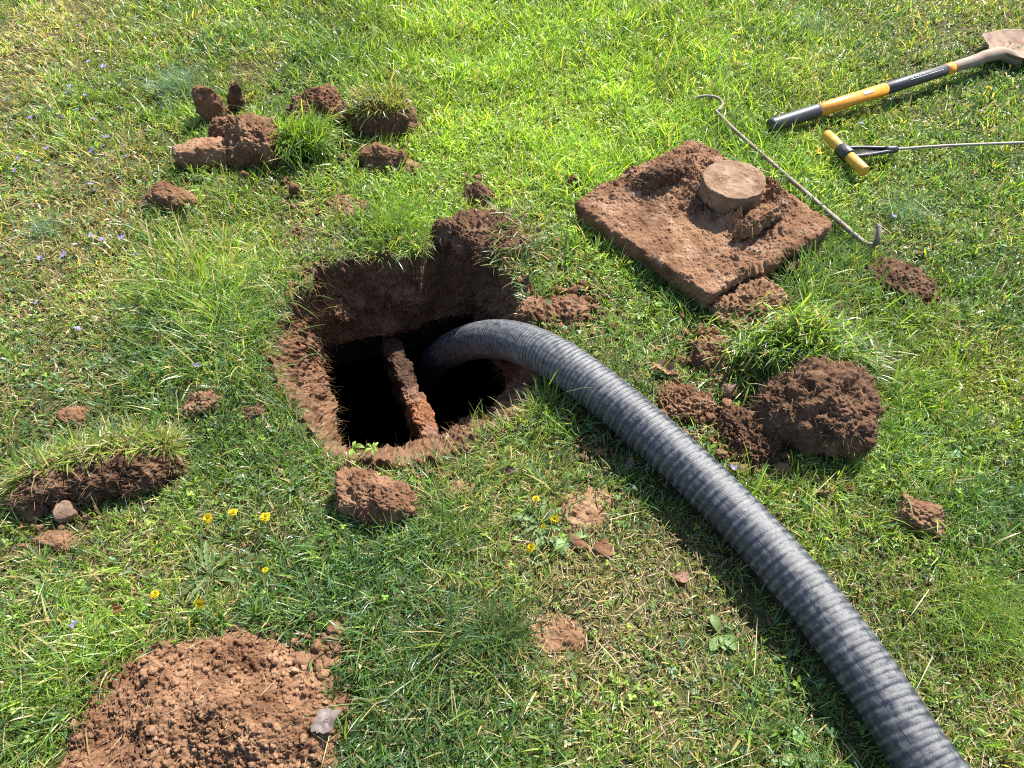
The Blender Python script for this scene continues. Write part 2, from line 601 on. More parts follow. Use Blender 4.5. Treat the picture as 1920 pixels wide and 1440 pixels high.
# ------------------------------------------------------------------ septic tank: dark concrete chamber with its dividing wall
def septic_tank():
    root = empty('septic_tank', (*pit_c, -1.75))
    tag(root, 'dark open concrete septic tank buried below the dug pit with a crumbling dividing wall', 'septic tank')
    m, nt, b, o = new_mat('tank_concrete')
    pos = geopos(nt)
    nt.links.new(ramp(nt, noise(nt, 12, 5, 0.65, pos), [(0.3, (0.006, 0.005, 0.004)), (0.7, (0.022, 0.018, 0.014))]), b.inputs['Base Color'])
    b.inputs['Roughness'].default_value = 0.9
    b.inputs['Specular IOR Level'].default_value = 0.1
    loc = np.array([*pit_c, -1.75])
    # roof slab with the opening
    n = 200
    ang = np.linspace(-np.pi, np.pi, n, endpoint=False)
    ri = polar(OPEN, pit_c, ang) + 0.004
    bx, by = 1.15, 0.95
    ro = np.minimum(bx / np.maximum(np.abs(np.cos(ang)), 1e-6), by / np.maximum(np.abs(np.sin(ang)), 1e-6))
    ring = np.stack([np.cos(ang), np.sin(ang)], 1)
    zt, zb, zf_ = PIT_Z - 0.02, PIT_Z - 0.11, -1.75
    rows = []
    for r, z in ((ro + 0.08, zf_ - 0.08), (ro + 0.08, zt), (ri, zt), (ri, zb), (ro, zb), (ro, zf_)):
        rows.append(np.column_stack([pit_c + ring * r[:, None], np.full(n, z)]))
    V = np.vstack(rows + [np.array([[*pit_c, zf_]])])
    F = grid_faces(n, 6, True)
    i = np.arange(n)
    cap = np.stack([np.full(n, 6 * n), 5 * n + i, 5 * n + (i + 1) % n], 1)
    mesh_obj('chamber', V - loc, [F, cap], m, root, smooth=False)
    # water
    w, nt2, b2, _ = new_mat('tank_liquid')
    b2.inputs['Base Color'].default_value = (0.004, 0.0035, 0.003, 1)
    b2.inputs['Roughness'].default_value = 0.35
    b2.inputs['Specular IOR Level'].default_value = 0.1
    q = np.array([[-1.1, -.9, 0], [1.1, -.9, 0], [1.1, .9, 0], [-1.1, .9, 0]]) + np.array([0, 0, 0.35])
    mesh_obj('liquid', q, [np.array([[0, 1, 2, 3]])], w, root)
    # dividing wall: rough beam from far edge to near edge
    a, e = P(716, 596, PIT_Z - 0.015), P(824, 862, PIT_Z - 0.015)
    L = np.linalg.norm(e - a)
    d = (e - a) / L
    s = np.array([-d[1], d[0], 0])
    NL, NR = 330, 120
    ts = np.linspace(0, 1, NL)
    h, hw = 0.16, 0.026
    prof = []
    for k in range(NR):
        u = k / NR
        if u < 0.4:
            q = (u / 0.4) * 2 - 1
            prof.append((q * hw, -abs(q) ** 4 * 0.008))
        elif u < 0.5:
            prof.append((hw + 0.001, -0.01 - (u - 0.4) / 0.1 * h))
        elif u < 0.9:
            q = (u - 0.5) / 0.4
            prof.append((hw - 2 * hw * q, -h))
        else:
            prof.append((-hw - 0.001, -0.01 - (1 - (u - 0.9) / 0.1) * h))
    prof = np.array(prof)
    V = (a + d * (ts * L)[:, None])[:, None, :] + s * prof[None, :, 0, None] + np.array([0, 0, 1.0]) * prof[None, :, 1, None]
    V = V.reshape(-1, 3)
    tv = np.repeat(ts, NR)
    disp = 0.010 * fbm(V, 24, 4, 31) + 0.008 * crumbs(V, 0.014, 33, 0.7) + 0.004 * crumbs(V, 0.006, 34)
    V[:, 2] += disp
    V += s * (disp * np.sign(np.tile(prof[:, 0], NL)) * 0.9)[:, None]
    m2, nt, b, o = new_mat('beam_rusty_shaded_concrete')
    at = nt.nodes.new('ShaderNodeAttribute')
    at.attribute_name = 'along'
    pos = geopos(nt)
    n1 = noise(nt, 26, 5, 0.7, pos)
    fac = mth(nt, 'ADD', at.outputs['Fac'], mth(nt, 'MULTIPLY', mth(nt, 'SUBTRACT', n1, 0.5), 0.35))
    c = ramp(nt, fac, [(0.0, (0.06, 0.034, 0.022)), (0.5, (0.065, 0.036, 0.024)), (0.58, (0.2, 0.11, 0.075)), (0.66, (0.23, 0.10, 0.045)), (0.76, (0.19, 0.085, 0.042)),  # far half coloured dark as the pit wall's shade, near half sunlit with rust
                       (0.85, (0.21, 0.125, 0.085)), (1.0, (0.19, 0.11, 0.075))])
    nf = noise(nt, 150, 4, 0.7, pos)
    c = mixc(nt, 1.0, c, ramp(nt, nf, [(0.35, (0.4, 0.36, 0.34)), (0.6, (1.2, 1.2, 1.2))]), 'MULTIPLY')
    nt.links.new(c, b.inputs['Base Color'])
    b.inputs['Roughness'].default_value = 0.9
    b.inputs['Specular IOR Level'].default_value = 0.2
    bump(nt, nf, b, 0.8, 0.003)
    bm_ = mesh_obj('dividing_wall', V - loc, [grid_faces(NR, NL, True)], m2, root, attrs={'along': tv})
    bm_['label'] = 'rust stained crumbling concrete dividing wall'


septic_tank()


# ------------------------------------------------------------------ soil lumps
_ICO = {}


def ico(sub):
    if sub not in _ICO:
        import bmesh
        bm = bmesh.new()
        bmesh.ops.create_icosphere(bm, subdivisions=sub, radius=1)
        v = np.array([x.co[:] for x in bm.verts])
        f = np.array([[q.index for q in x.verts] for x in bm.faces])
        bm.free()
        _ICO[sub] = (v, f)
    return _ICO[sub]


def rot_z(a):
    c, s = math.cos(a), math.sin(a)
    return np.array([[c, -s, 0], [s, c, 0], [0, 0, 1]])


def strands(n, base, dirs, length, wid, bend, rng, levels=4, flat=None):
    """n curved thin ribbons; base (n,3), dirs (n,3) unit start directions"""
    t = np.linspace(0, 1, levels)
    side = np.cross(dirs, rng.normal(size=(n, 3)))
    side /= np.linalg.norm(side, axis=1)[:, None] + 1e-9
    b2 = np.cross(dirs, side)
    cur = rng.normal(size=(n, 1)) * bend
    L = np.broadcast_to(length, (n,))
    W = np.broadcast_to(wid, (n,))
    pts = base[:, None] + dirs[:, None] * (t[None, :, None] * L[:, None, None]) + b2[:, None] * (cur[:, :, None] * (t ** 2)[None, :, None] * L[:, None, None])
    wv = (W[:, None] * (1 - 0.75 * t[None]))[:, :, None] * side[:, None] * 0.5
    V = np.stack([pts - wv, pts + wv], 2).reshape(n, levels * 2, 3)
    V = V.reshape(-1, 3)
    f = []
    o = np.arange(n) * levels * 2
    for k in range(levels - 1):
        f.append(np.stack([o + 2 * k, o + 2 * k + 1, o + 2 * k + 3, o + 2 * k + 2], 1))
    return V, np.vstack(f)


def blades(base, az, length, width, lean, bend, col, rng, up=None, tipcol=1.15, basecol=(1.1, 1.05, 0.8)):
    """grass blades: 7 verts each; returns V, quads, tris, colours"""
    n = len(base)
    lv = np.array([0.0, 0.42, 0.78, 1.0])
    d = np.stack([np.cos(az), np.sin(az), np.zeros(n)], 1)
    tw = rng.uniform(-1.2, 1.2, n)
    side = np.stack([-np.sin(az + tw), np.cos(az + tw), rng.normal(size=n) * 0.25], 1)
    pts = [base]
    for k in range(3):
        tm = (lv[k] + lv[k + 1]) / 2
        a = lean + bend * tm
        seg = (lv[k + 1] - lv[k]) * length
        pts.append(pts[-1] + d * (np.sin(a) * seg)[:, None] + np.array([0, 0, 1.0]) * (np.cos(a) * seg)[:, None])
    w = width[:, None] * 0.5
    V = np.stack([pts[0] - side * w * 0.75, pts[0] + side * w * 0.75, pts[1] - side * w, pts[1] + side * w,
                  pts[2] - side * w * 0.72, pts[2] + side * w * 0.72, pts[3]], 1)
    C = np.repeat(col[:, None, :], 7, 1).copy()
    C[:, 0:2] *= np.array(basecol)
    C[:, 6] *= tipcol
    o = np.arange(n)[:, None] * 7
    Q = np.vstack([o + np.array([0, 1, 3, 2]), o + np.array([2, 3, 5, 4])])
    T = o + np.array([4, 5, 6])
    return V.reshape(-1, 3), Q, T, C.reshape(-1, 3)


def green(n, rng, warm=0.5, bright=1.0, straw=0.05):
    """base colours of n leaves, linear"""
    a = np.array([0.070, 0.142, 0.038])      # deep
    b = np.array([0.24, 0.345, 0.046])       # yellow green
    c = np.array([0.12, 0.205, 0.11])       # blue green
    t = np.clip(warm + rng.normal(size=n) * 0.28, 0, 1)[:, None]
    base = a * (1 - t) + b * t
    bl = (rng.random(n) < 0.26 * (1 - t[:, 0]) + 0.06)[:, None]
    base = np.where(bl, c, base)
    st = (rng.random(n) < straw)[:, None]
    base = np.where(st, np.array([0.36, 0.29, 0.14]) * rng.uniform(0.7, 1.2, (n, 1)), base)
    return base * bright * rng.uniform(0.72, 1.3, (n, 1))


def lump(name, px, py, wpx, dep, h, rot=0.0, seed=1, mat=None, label='', group=None, sub=6, power=2.6, rough=1.0, sink=0.25,
         z0=None, tiltx=0.0, tilty=0.0, roots=120, loc=None, excl=0.9, cr=1.0, fac=0.66, top_skew=0.0, cat='soil clod', loose=40):
    """a clod: wpx wide in photo pixels, dep and h in metres"""
    rng = np.random.default_rng(seed)
    p = P(px, py) if loc is None else np.array(loc)
    w = wpx * MPP(py if py else 500)
    base = G(p[0], p[1]) if z0 is None else z0
    if excl:
        EXCL.append((p[0], p[1], w / 2 * excl, dep / 2 * excl, rot))
    v, f = ico(sub)
    s = v.copy()
    s /= np.maximum(1e-9, (np.abs(s) ** power).sum(1) ** (1 / power))[:, None]
    r0 = np.array([w / 2, dep / 2, h * (1 + sink) / 2])
    size = min(r0)
    V = s * r0
    n = s / r0
    n /= np.linalg.norm(n, axis=1)[:, None]
    fr = np.random.default_rng(seed + 500)
    nf = 11
    fn = fr.normal(size=(nf, 3)) * np.array([1, 1, 0.8])
    fn[:, 2] = np.abs(fn[:, 2])
    fn /= np.linalg.norm(fn, axis=1)[:, None]
    for kk in range(nf):
        ext = np.percentile(V @ fn[kk], 99.9)
        dlim = ext * fr.uniform(fac, 0.93)
        over = V @ fn[kk] - dlim
        V = V - np.outer(np.maximum(over, 0) * 0.88, fn[kk])
    ctr_ = (V.max(0) + V.min(0)) / 2
    V = (V - ctr_) * (2 * r0 / (V.max(0) - V.min(0)))
    off = seed * 3.17
    q = V + off
    A = size
    dsp = A * 0.22 * rough * fbm(q, 1.1 / max(size, 0.03), 3, seed) + A * 0.10 * rough * fbm(q, 4.0 / max(size, 0.03), 4, seed + 5, 0.6)
    dsp += cr * (0.009 * crumbs(q, 0.021, seed + 9, 0.5) + 0.0058 * crumbs(q, 0.010, seed + 15, 0.7) + 0.0034 * crumbs(q, 0.0052, seed + 21) + 0.0012 * fbm(q, 260, 2, seed + 27))
    V = V + n * dsp[:, None]
    V[:, 0] += top_skew * V[:, 2]
    ca, sa = math.cos(tiltx), math.sin(tiltx)
    V = V @ np.array([[1, 0, 0], [0, ca, -sa], [0, sa, ca]]).T
    ca, sa = math.cos(tilty), math.sin(tilty)
    V = V @ np.array([[ca, 0, sa], [0, 1, 0], [-sa, 0, ca]]).T
    V = V @ rot_z(rot).T
    V[:, 2] += h * (1 - sink) / 2
    org = np.array([p[0], p[1], base])
    o = mesh_obj(name, V, [f], mat or M_SOIL, loc=org)
    tag(o, label, cat, group)
    top = V[(V[:, 2] > 0.004)]
    if roots and len(top):
        rr = rng.integers(0, len(top), roots)
        bp = top[rr]
        dd = bp / (np.linalg.norm(bp, axis=1)[:, None] + 1e-9) * 0.5 + rng.normal(size=(roots, 3)) * 0.75
        dd /= np.linalg.norm(dd, axis=1)[:, None]
        SV, SF = strands(roots, bp - dd * 0.004, dd, rng.uniform(0.008, 0.034, roots), rng.uniform(0.0005, 0.0013, roots), 0.5, rng)
        rc_ = np.array([0.42, 0.28, 0.17]) * rng.uniform(0.5, 1.25, (roots, 1))
        mesh_obj('rootlets', SV, [SF], M_ROOT, parent=o, colors=np.repeat(rc_ * 0.75, 8, 0))['kind'] = 'stuff'
    return o, V, org


LOOSE = MB()


def crumb_at(x, y, z, r, rng):
    v, f = ico(2 if r < 0.006 else 3)
    k = rng.uniform(0.6, 1.3, 3) * r
    off = rng.uniform(0, 50)
    V = v * k * (1 + 0.35 * vnoise(v * 1.4 + off, 3) + 0.15 * vnoise(v * 4 + off, 4))[:, None] @ rot_z(rng.uniform(0, 6.3)).T
    LOOSE.add(V + np.array([x, y, z + r * 0.3]), [f])


def scatter_crumbs(px, py, rpx, n, rmax=0.009, seed=0, asp=1.0, zoff=0.0):
    rng = np.random.default_rng(seed + 900)
    c = P(px, py)
    R = rpx * MPP(py)
    for _ in range(n):
        a, q = rng.uniform(0, 6.283), abs(rng.normal()) * 0.55
        x, y = c[0] + math.cos(a) * q * R, c[1] + math.sin(a) * q * R * asp
        if inside(RIM_IN, np.array([x]), np.array([y]))[0]:
            continue
        r = rmax * (0.18 + 0.82 * rng.random() ** 3)
        crumb_at(x, y, G(x, y) + zoff + r * 0.4, r, rng)


def grass_on(parent, V, org, n, rng, sel, length=(0.04, 0.09), warm=0.6, az=None, lean=(0.1, 0.9), straw=0.1, bright=1.0, name='grass', bend=(0.2, 1.2), wid=(0.0018, 0.004)):
    idx = np.nonzero(sel)[0]
    b = V[rng.choice(idx, n)] + rng.normal(size=(n, 3)) * 0.004
    a = rng.uniform(0, 6.283, n) if az is None else az + rng.normal(size=n) * 0.9
    c = green(n, rng, warm, bright, straw)
    BV, Q, T, C = blades(b, a, rng.uniform(*length, n), rng.uniform(*wid, n), rng.uniform(*lean, n), rng.uniform(*bend, n), c, rng)
    return tag(mesh_obj(name, BV, [Q, T], M_GRASS, parent=parent, colors=C), kind='stuff')


# ---- clods, each where it lies
R_ = np.random.default_rng(77)
g_dry = 'loose soil clods on the lawn'
lump('soil_clod', 402, 228, 46, 0.045, 0.135, 0.5, 21, M_SOIL, 'tall narrow brown clod standing on end at the back of the sod heap', g_dry, 5, 3.2, sink=0.15, tilty=-0.22, excl=0)
lump('soil_clod', 449, 205, 26, 0.03, 0.10, 0.1, 22, M_SOIL_DARK, 'thin crumbly clod standing upright behind the sod heap', g_dry, 5, 2.4, 1.2, 0.2, tilty=0.25, excl=0)
o, V, og = lump('soil_mound', 600, 232, 125, 0.2, 0.115, 0.3, 23, M_SOIL, 'rounded mound of loose red-brown soil behind the grassy sod clump', None, 7, 2.0, 0.9, 0.3, cr=1.1, roots=200, cat='soil mound')
# sod block with turf on top
o, V, og = lump('sod_block', 722, 246, 128, 0.15, 0.115, -0.12, 24, M_SOIL_DARK, 'upturned dark sod block with pale dry turf on its top', None, 7, 3.6, 0.8, 0.1, cr=1.0, roots=420, cat='sod')
grass_on(o, V, og, 1500, R_, V[:, 2] > 0.088, (0.02, 0.065), 0.7, None, (0.3, 1.6), 0.5, 1.0, bend=(-0.6, 1.4), wid=(0.002, 0.0045))
# the heap: left clod, middle clod, grass clump
lump('soil_clod', 392, 306, 118, 0.10, 0.07, 0.12, 25, M_SOIL_DRY, 'flat dry brown clod at the left front of the sod heap', g_dry, 6, 3.2, 0.7, 0.2, cr=0.8, roots=260)
o, V, og = lump('sod_clump', 482, 296, 120, 0.17, 0.12, -0.3, 26, M_SOIL, 'crumbly brown sod clump with a bright green grass tuft on its right side', None, 7, 2.4, 1.0, 0.2, cr=1.1, roots=420, cat='sod')
tc = P(572, 290) - og
tuft = V[:1] * 0 + R_.normal(size=(900, 3)) * np.array([0.046, 0.042, 0.015]) + np.array([tc[0], tc[1], 0.05])
grass_on(o, tuft, og, 2300, R_, np.ones(900, bool), (0.02, 0.11), 0.65, -0.5, (0.15, 1.4), 0.05, 1.1, bend=(-0.2, 1.5), wid=(0.002, 0.0045))
lump('soil_clod', 445, 262, 90, 0.09, 0.075, 0.1, 27, M_SOIL, 'brown clod behind the flat dry clod of the sod heap', g_dry, 6, 2.4, sink=0.2, roots=200)
lump('soil_clod', 322, 386, 100, 0.075, 0.062, -0.32, 28, M_SOIL, 'long wedge of red-brown soil left of the sod heap', g_dry, 6, 3.4, 0.7, 0.15, cr=0.7, roots=200)
lump('soil_clod', 285, 384, 50, 0.06, 0.025, 0.2, 29, M_SOIL, 'small flat crumb heap beside the long soil wedge', g_dry, 5, 2.2, 1.2, sink=0.4)
lump('soil_clod', 722, 312, 96, 0.1, 0.06, -0.2, 30, M_SOIL, 'rounded fibrous clod in front of the dark sod block', g_dry, 6, 2.6, 0.9, 0.2, cr=0.7, roots=520)
lump('soil_clod', 768, 322, 52, 0.07, 0.022, -0.3, 31, M_SOIL_DRY, 'pale flat clod touching the rounded fibrous clod', g_dry, 5, 2.4, 0.8, 0.3, roots=120)
lump('soil_clod', 655, 392, 92, 0.085, 0.012, -0.25, 32, M_SOIL, 'flat trodden brown soil patch on the grass above the pit', g_dry, 6, 2.1, 1.4, 0.6, cr=0.9, roots=60, excl=0.5)
lump('soil_clod', 894, 374, 56, 0.10, 0.04, 0.2, 33, M_SOIL_DARK, 'small dark crumbly clod on grass beyond the pit', g_dry, 6, 2.1, 1.2, 0.35, roots=60)
lump('soil_clod', 1076, 352, 26, 0.04, 0.035, 0.2, 34, M_SOIL_DARK, 'tiny dark clod at the left corner of the square lid', g_dry, 5, 2.1, 1.2, 0.2, roots=30)
lump('soil_clod', 0, 0, 140, 0.08, 0.045, -0.5, 71, M_SOIL, 'crumbled soil slumped on the ledge in the far left corner of the pit', g_dry, 6, 2.1, 1.2, 0.4, cr=1.5, roots=200, z0=-0.15, loc=P(602, 562, -0.13), excl=0)
# spoil on the far right lip of the pit
o, V, og = lump('soil_mound', 925, 455, 185, 0.22, 0.05, -0.5, 35, M_SOIL_DARK, 'dark crumbly soil spilled over the far right lip of the pit', None, 7, 2.1, 1.0, 0.45, cr=1.3, roots=600, cat='soil mound', excl=0.75)
grass_on(o, V, og, 420, R_, (V[:, 2] > 0.0) & (V[:, 0] > 0), (0.03, 0.08), 0.3, None, (0.6, 1.5), 0.4, 0.9)
lump('soil_clod', 842, 442, 66, 0.07, 0.05, 0.1, 36, M_SOIL_DARK, 'steep dark knob of soil on the far rim of the pit', g_dry, 6, 2.4, 0.9, 0.3, cr=1.3, roots=160)
# soil by the lid
o, V, og = lump('soil_clod', 1402, 578, 150, 0.15, 0.062, 0.25, 37, M_SOIL_DRY, 'crumbled soil heap under the nearest corner of the square lid', g_dry, 7, 2.3, 1.0, 0.3, cr=1.1, roots=160)
lump('soil_clod', 1490, 512, 66, 0.06, 0.045, 0.3, 38, M_SOIL_DARK, 'dark clod in the shade below the right edge of the lid', g_dry, 5, 2.2, 1.1, 0.3)
lump('soil_clod', 1690, 536, 140, 0.16, 0.045, -0.35, 39, M_SOIL_DARK, 'dark fibrous clod lying in grass right of the lid', g_dry, 7, 2.3, 1.1, 0.35, roots=420)
lump('soil_clod', 1578, 585, 55, 0.06, 0.022, -0.6, 40, M_SOIL_DARK, 'small broken crumb between the lid and the right hand grass tuft', g_dry, 5, 2.1, 1.2, 0.4)
# big root ball
o, V, og = lump('root_ball', 1515, 792, 212, 0.24, 0.155, -0.35, 41, M_SOIL_DARK, 'big rounded root ball of dark soil with a grass tuft folded over its back', None, 7, 2.2, 0.7, 0.2, cr=1.5, fac=0.8, roots=1800, cat='sod')
tc = P(1470, 668) - og
tuft = R_.normal(size=(900, 3)) * np.array([0.085, 0.042, 0.012]) + np.array([tc[0] + 0.0, tc[1] - 0.02, 0.10])
tuft[:, 2] += -0.35 * np.abs(tuft[:, 0] - tc[0] - 0.04) + 0.02 * R_.normal(size=900)
grass_on(o, tuft, og, 3300, R_, np.ones(900, bool), (0.035, 0.09), 0.5, -1.6, (0.2, 1.7), 0.14, 1.15, bend=(-0.3, 1.5), wid=(0.0022, 0.005))
tuft2 = R_.normal(size=(300, 3)) * np.array([0.03, 0.03, 0.01]) + np.array([P(1590, 690)[0] - og[0], P(1590, 690)[1] - og[1], 0.03])
grass_on(o, tuft2, og, 500, R_, np.ones(300, bool), (0.03, 0.10), 0.4, 0.0, (0.6, 1.5), 0.3, 1.0, wid=(0.002, 0.004))
lump('soil_clod', 1330, 672, 90, 0.11, 0.045, 0.6, 42, M_SOIL, 'loose soil clod left of the root ball by its grass tuft', g_dry, 6, 2.1, 1.2, 0.4, cr=1.2)
lump('soil_clod', 1285, 765, 120, 0.11, 0.038, -0.35, 43, M_SOIL, 'crumbly soil patch between the hose and the root ball', g_dry, 7, 2.1, 1.2, 0.45, cr=1.3)
lump('soil_clod', 1400, 820, 130, 0.15, 0.05, -0.7, 44, M_SOIL_DARK, 'low dark crumb heap at the foot of the root ball', g_dry, 7, 2.1, 1.2, 0.45, cr=1.5)
o, V, og = lump('pebble', 1366, 738, 44, 0.045, 0.04, 0.4, 45, plain('pebble_tan', (0.17, 0.10, 0.062), 0.7, scale=40), 'rounded tan pebble resting left of the root ball', None, 5, 2.0, 0.25, 0.1, cr=0.0, roots=0, cat='pebble', excl=0)
lump('soil_clod', 1716, 978, 86, 0.065, 0.05, -0.42, 46, M_SOIL_DRY, 'lone oblong brown clod in deep grass right of the hose', g_dry, 6, 3.0, 0.9, 0.2, cr=0.9, roots=120)
# nearer clods
lump('soil_clod', 712, 940, 148, 0.115, 0.075, -0.15, 47, M_SOIL, 'rounded loaf of brown soil in front of the pit', g_dry, 7, 2.7, 0.8, 0.15, cr=1.0, roots=420, top_skew=-0.25)
lump('soil_clod', 856, 917, 68, 0.042, 0.016, -0.08, 48, M_SOIL_DRY, 'small flat oblong dry clod right of the brown soil loaf', g_dry, 6, 2.4, 1.2, 0.6, cr=0.6, roots=20, excl=0.5)
lump('soil_clod', 1100, 958, 118, 0.105, 0.010, 0.2, 49, M_SOIL_DRY, 'flat smooth dry soil plate beside the dandelions', g_dry, 6, 2.1, 1.5, 0.6, cr=0.9, roots=60, excl=0.5)
lump('soil_clod', 1084, 1018, 46, 0.03, 0.013, -0.4, 50, M_SOIL, 'small flat soil chip just below the dry soil plate', g_dry, 5, 3.0, 0.6, 0.3, cr=0.3, roots=10)
lump('soil_clod', 1132, 1028, 44, 0.04, 0.014, -0.5, 51, M_SOIL, 'three cornered flat soil chip between dandelions and hose', g_dry, 5, 3.0, 0.6, 0.3, cr=0.3, roots=10)
lump('soil_clod', 1046, 1192, 112, 0.09, 0.008, -0.25, 52, M_SOIL_DRY, 'low flat smear of dry soil in the front lawn', g_dry, 6, 2.0, 1.6, 0.65, cr=0.9, roots=80, excl=0.5)
lump('soil_clod', 1070, 585, 95, 0.11, 0.03, 0.3, 53, M_SOIL, 'loose reddish soil patch between the pit and the lid', g_dry, 6, 2.0, 1.3, 0.45, cr=1.2)
lump('soil_clod', 1000, 590, 70, 0.09, 0.035, 0.9, 54, M_SOIL, 'loose reddish soil at the right rim of the pit above the hose', g_dry, 6, 2.0, 1.3, 0.45, cr=1.2)
lump('soil_clod', 140, 782, 62, 0.06, 0.02, 0.1, 55, M_SOIL, 'small half buried clod above the long sod strip', g_dry, 5, 2.2, 1.0, 0.35)
lump('soil_clod', 386, 768, 66, 0.06, 0.045, 0.2, 56, M_SOIL_DRY, 'small fibrous clod at the far end of the long sod strip', g_dry, 6, 2.3, 1.0, 0.3, roots=300)
lump('soil_clod', 482, 782, 44, 0.04, 0.03, 0.2, 57, M_SOIL_DARK, 'small dark rooty clod left of the pit', g_dry, 5, 2.2, 1.2, 0.3, roots=180)
lump('soil_clod', 105, 1012, 100, 0.045, 0.014, -0.1, 58, M_SOIL, 'thin flat soil smear below the long sod strip', g_dry, 5, 2.4, 1.0, 0.5, cr=0.5)
# long sod strip
o, V, og = lump('sod_strip', 194, 900, 302, 0.125, 0.075, 0.27, 59, M_SOIL_DARK, 'long strip of turf lying on its side with soil facing the viewer', None, 7, 2.5, 0.9, 0.3, cr=1.6, fac=0.8, roots=1300, cat='sod')
grass_on(o, V, og, 2600, R_, (V[:, 2] > 0.03) & (V[:, 1] > (V[:, 0] * 0.27) + 0.008), (0.02, 0.07), 0.75, None, (0.5, 1.75), 0.4, 1.0, bend=(-0.6, 1.2), wid=(0.002, 0.0045))
lump('cut_root', 128, 968, 42, 0.045, 0.045, 0.3, 60, plain('root_cut', (0.24, 0.165, 0.11), 0.85, wear=0.8, wearcol=(0.12, 0.065, 0.04), scale=50), 'round pale cut root end under the left end of the sod strip', None, 5, 2.2, 0.3, 0.1, cr=0.0, roots=0, cat='root', excl=0)
lump('soil_clod', 72, 958, 44, 0.04, 0.04, 0.3, 61, M_SOIL_DARK, 'small round clod left of the cut root end', g_dry, 5, 2.1, 0.9, 0.2)
# clods on the lid
def lid_local(px, py, z=LID_Z):
    return P(px, py, z)


# big crumb mound at the lower left
def big_mound():
    poly = np.array([P(*q)[:2] for q in [(70, 1470), (120, 1400), (150, 1335), (172, 1285), (215, 1240), (290, 1205), (370, 1183), (440, 1172), (520, 1184), (575, 1218), (605, 1275),
                                         (640, 1335), (632, 1400), (600, 1480), (560, 1560), (300, 1600), (90, 1580)]])
    lo, hi = poly.min(0) - 0.02, poly.max(0) + 0.02
    st = 0.0015
    xs, ys = np.arange(lo[0], hi[0], st), np.arange(lo[1], hi[1], st)
    X, Y = np.meshgrid(xs, ys)
    x, y = X.ravel(), Y.ravel()
    ins = inside(poly, x, y)
    d = poly_dist(poly, x, y) * np.where(ins, 1, -1)
    d = d + 0.016 * n2(x, y, 16, 91, 4)
    q = np.stack([x, y, np.zeros_like(x)], 1)
    h = 0.075 * (1 - np.exp(-np.clip(d, 0, 1) / 0.10))
    h += 0.022 * n2(x, y, 8, 93, 4) * np.clip(d / 0.05, 0, 1)
    c1, c2, c3, c4 = crumbs(q, 0.024, 94, 0.12), crumbs(q + 0.3 * h[:, None], 0.013, 95, 0.3, 0.05), crumbs(q + h[:, None], 0.0078, 96, 0.95, 0.15), crumbs(q + h[:, None], 0.0048, 97, 1.0, 0.1)
    h += (0.016 * c1 + 0.012 * c2 + 0.0095 * c3 + 0.0052 * c4 + 0.003 * fbm(q, 30, 3, 98) + 0.001 * fbm(q, 250, 2, 99)) * np.clip(d / 0.008, 0, 1)
    z = np.where(d > 0, h, -0.03 + d * 0.5)
    V = np.stack([x, y, gz(x, y) + z], 1)
    F = grid_faces(len(xs), len(ys))
    keep = (d[F] > -0.012).any(1)
    org = np.array([*poly.mean(0), 0.0])
    o = mesh_obj('soil_mound', V - org, [F[keep]], M_SOIL, loc=org)
    tag(o, 'wide heap of loose crumbly red-brown soil at the lower left of the lawn', 'soil mound')
    rng = np.random.default_rng(5)
    top = V[(d > 0.01)]
    n = 1100
    idx = rng.integers(0, len(top), n)
    b = top[idx] - org
    dd = rng.normal(size=(n, 3)) * np.array([1, 1, 0.35]) + np.array([0, 0, 0.3])
    dd /= np.linalg.norm(dd, axis=1)[:, None]
    SV, SF = strands(n, b, dd, rng.uniform(0.008, 0.04, n), rng.uniform(0.0005, 0.0013, n), 0.5, rng)
    mesh_obj('rootlets', SV, [SF], M_ROOT, parent=o, colors=np.repeat(np.array([0.32, 0.22, 0.13]) * rng.uniform(0.5, 1.3, (n, 1)), 8, 0))['kind'] = 'stuff'
    mb = MB()
    for _ in range(1300):
        k = rng.integers(0, len(top))
        r = 0.0014 + 0.007 * rng.random() ** 6
        v, f = ico(2 if r < 0.005 else 3)
        off = rng.uniform(0, 50)
        U = v * rng.uniform(0.75, 1.25, 3) * r * (1 + 0.35 * vnoise(v * 1.5 + off, 3) + 0.12 * vnoise(v * 4 + off, 4))[:, None]
        mb.add(U + top[k] - org + np.array([0, 0, r * 0.4]), [f])
    c = mb.build('crumbs', M_SOIL_DRY, parent=o)
    c['kind'] = 'stuff'
    return poly, top


MOUND, mound_top = big_mound()


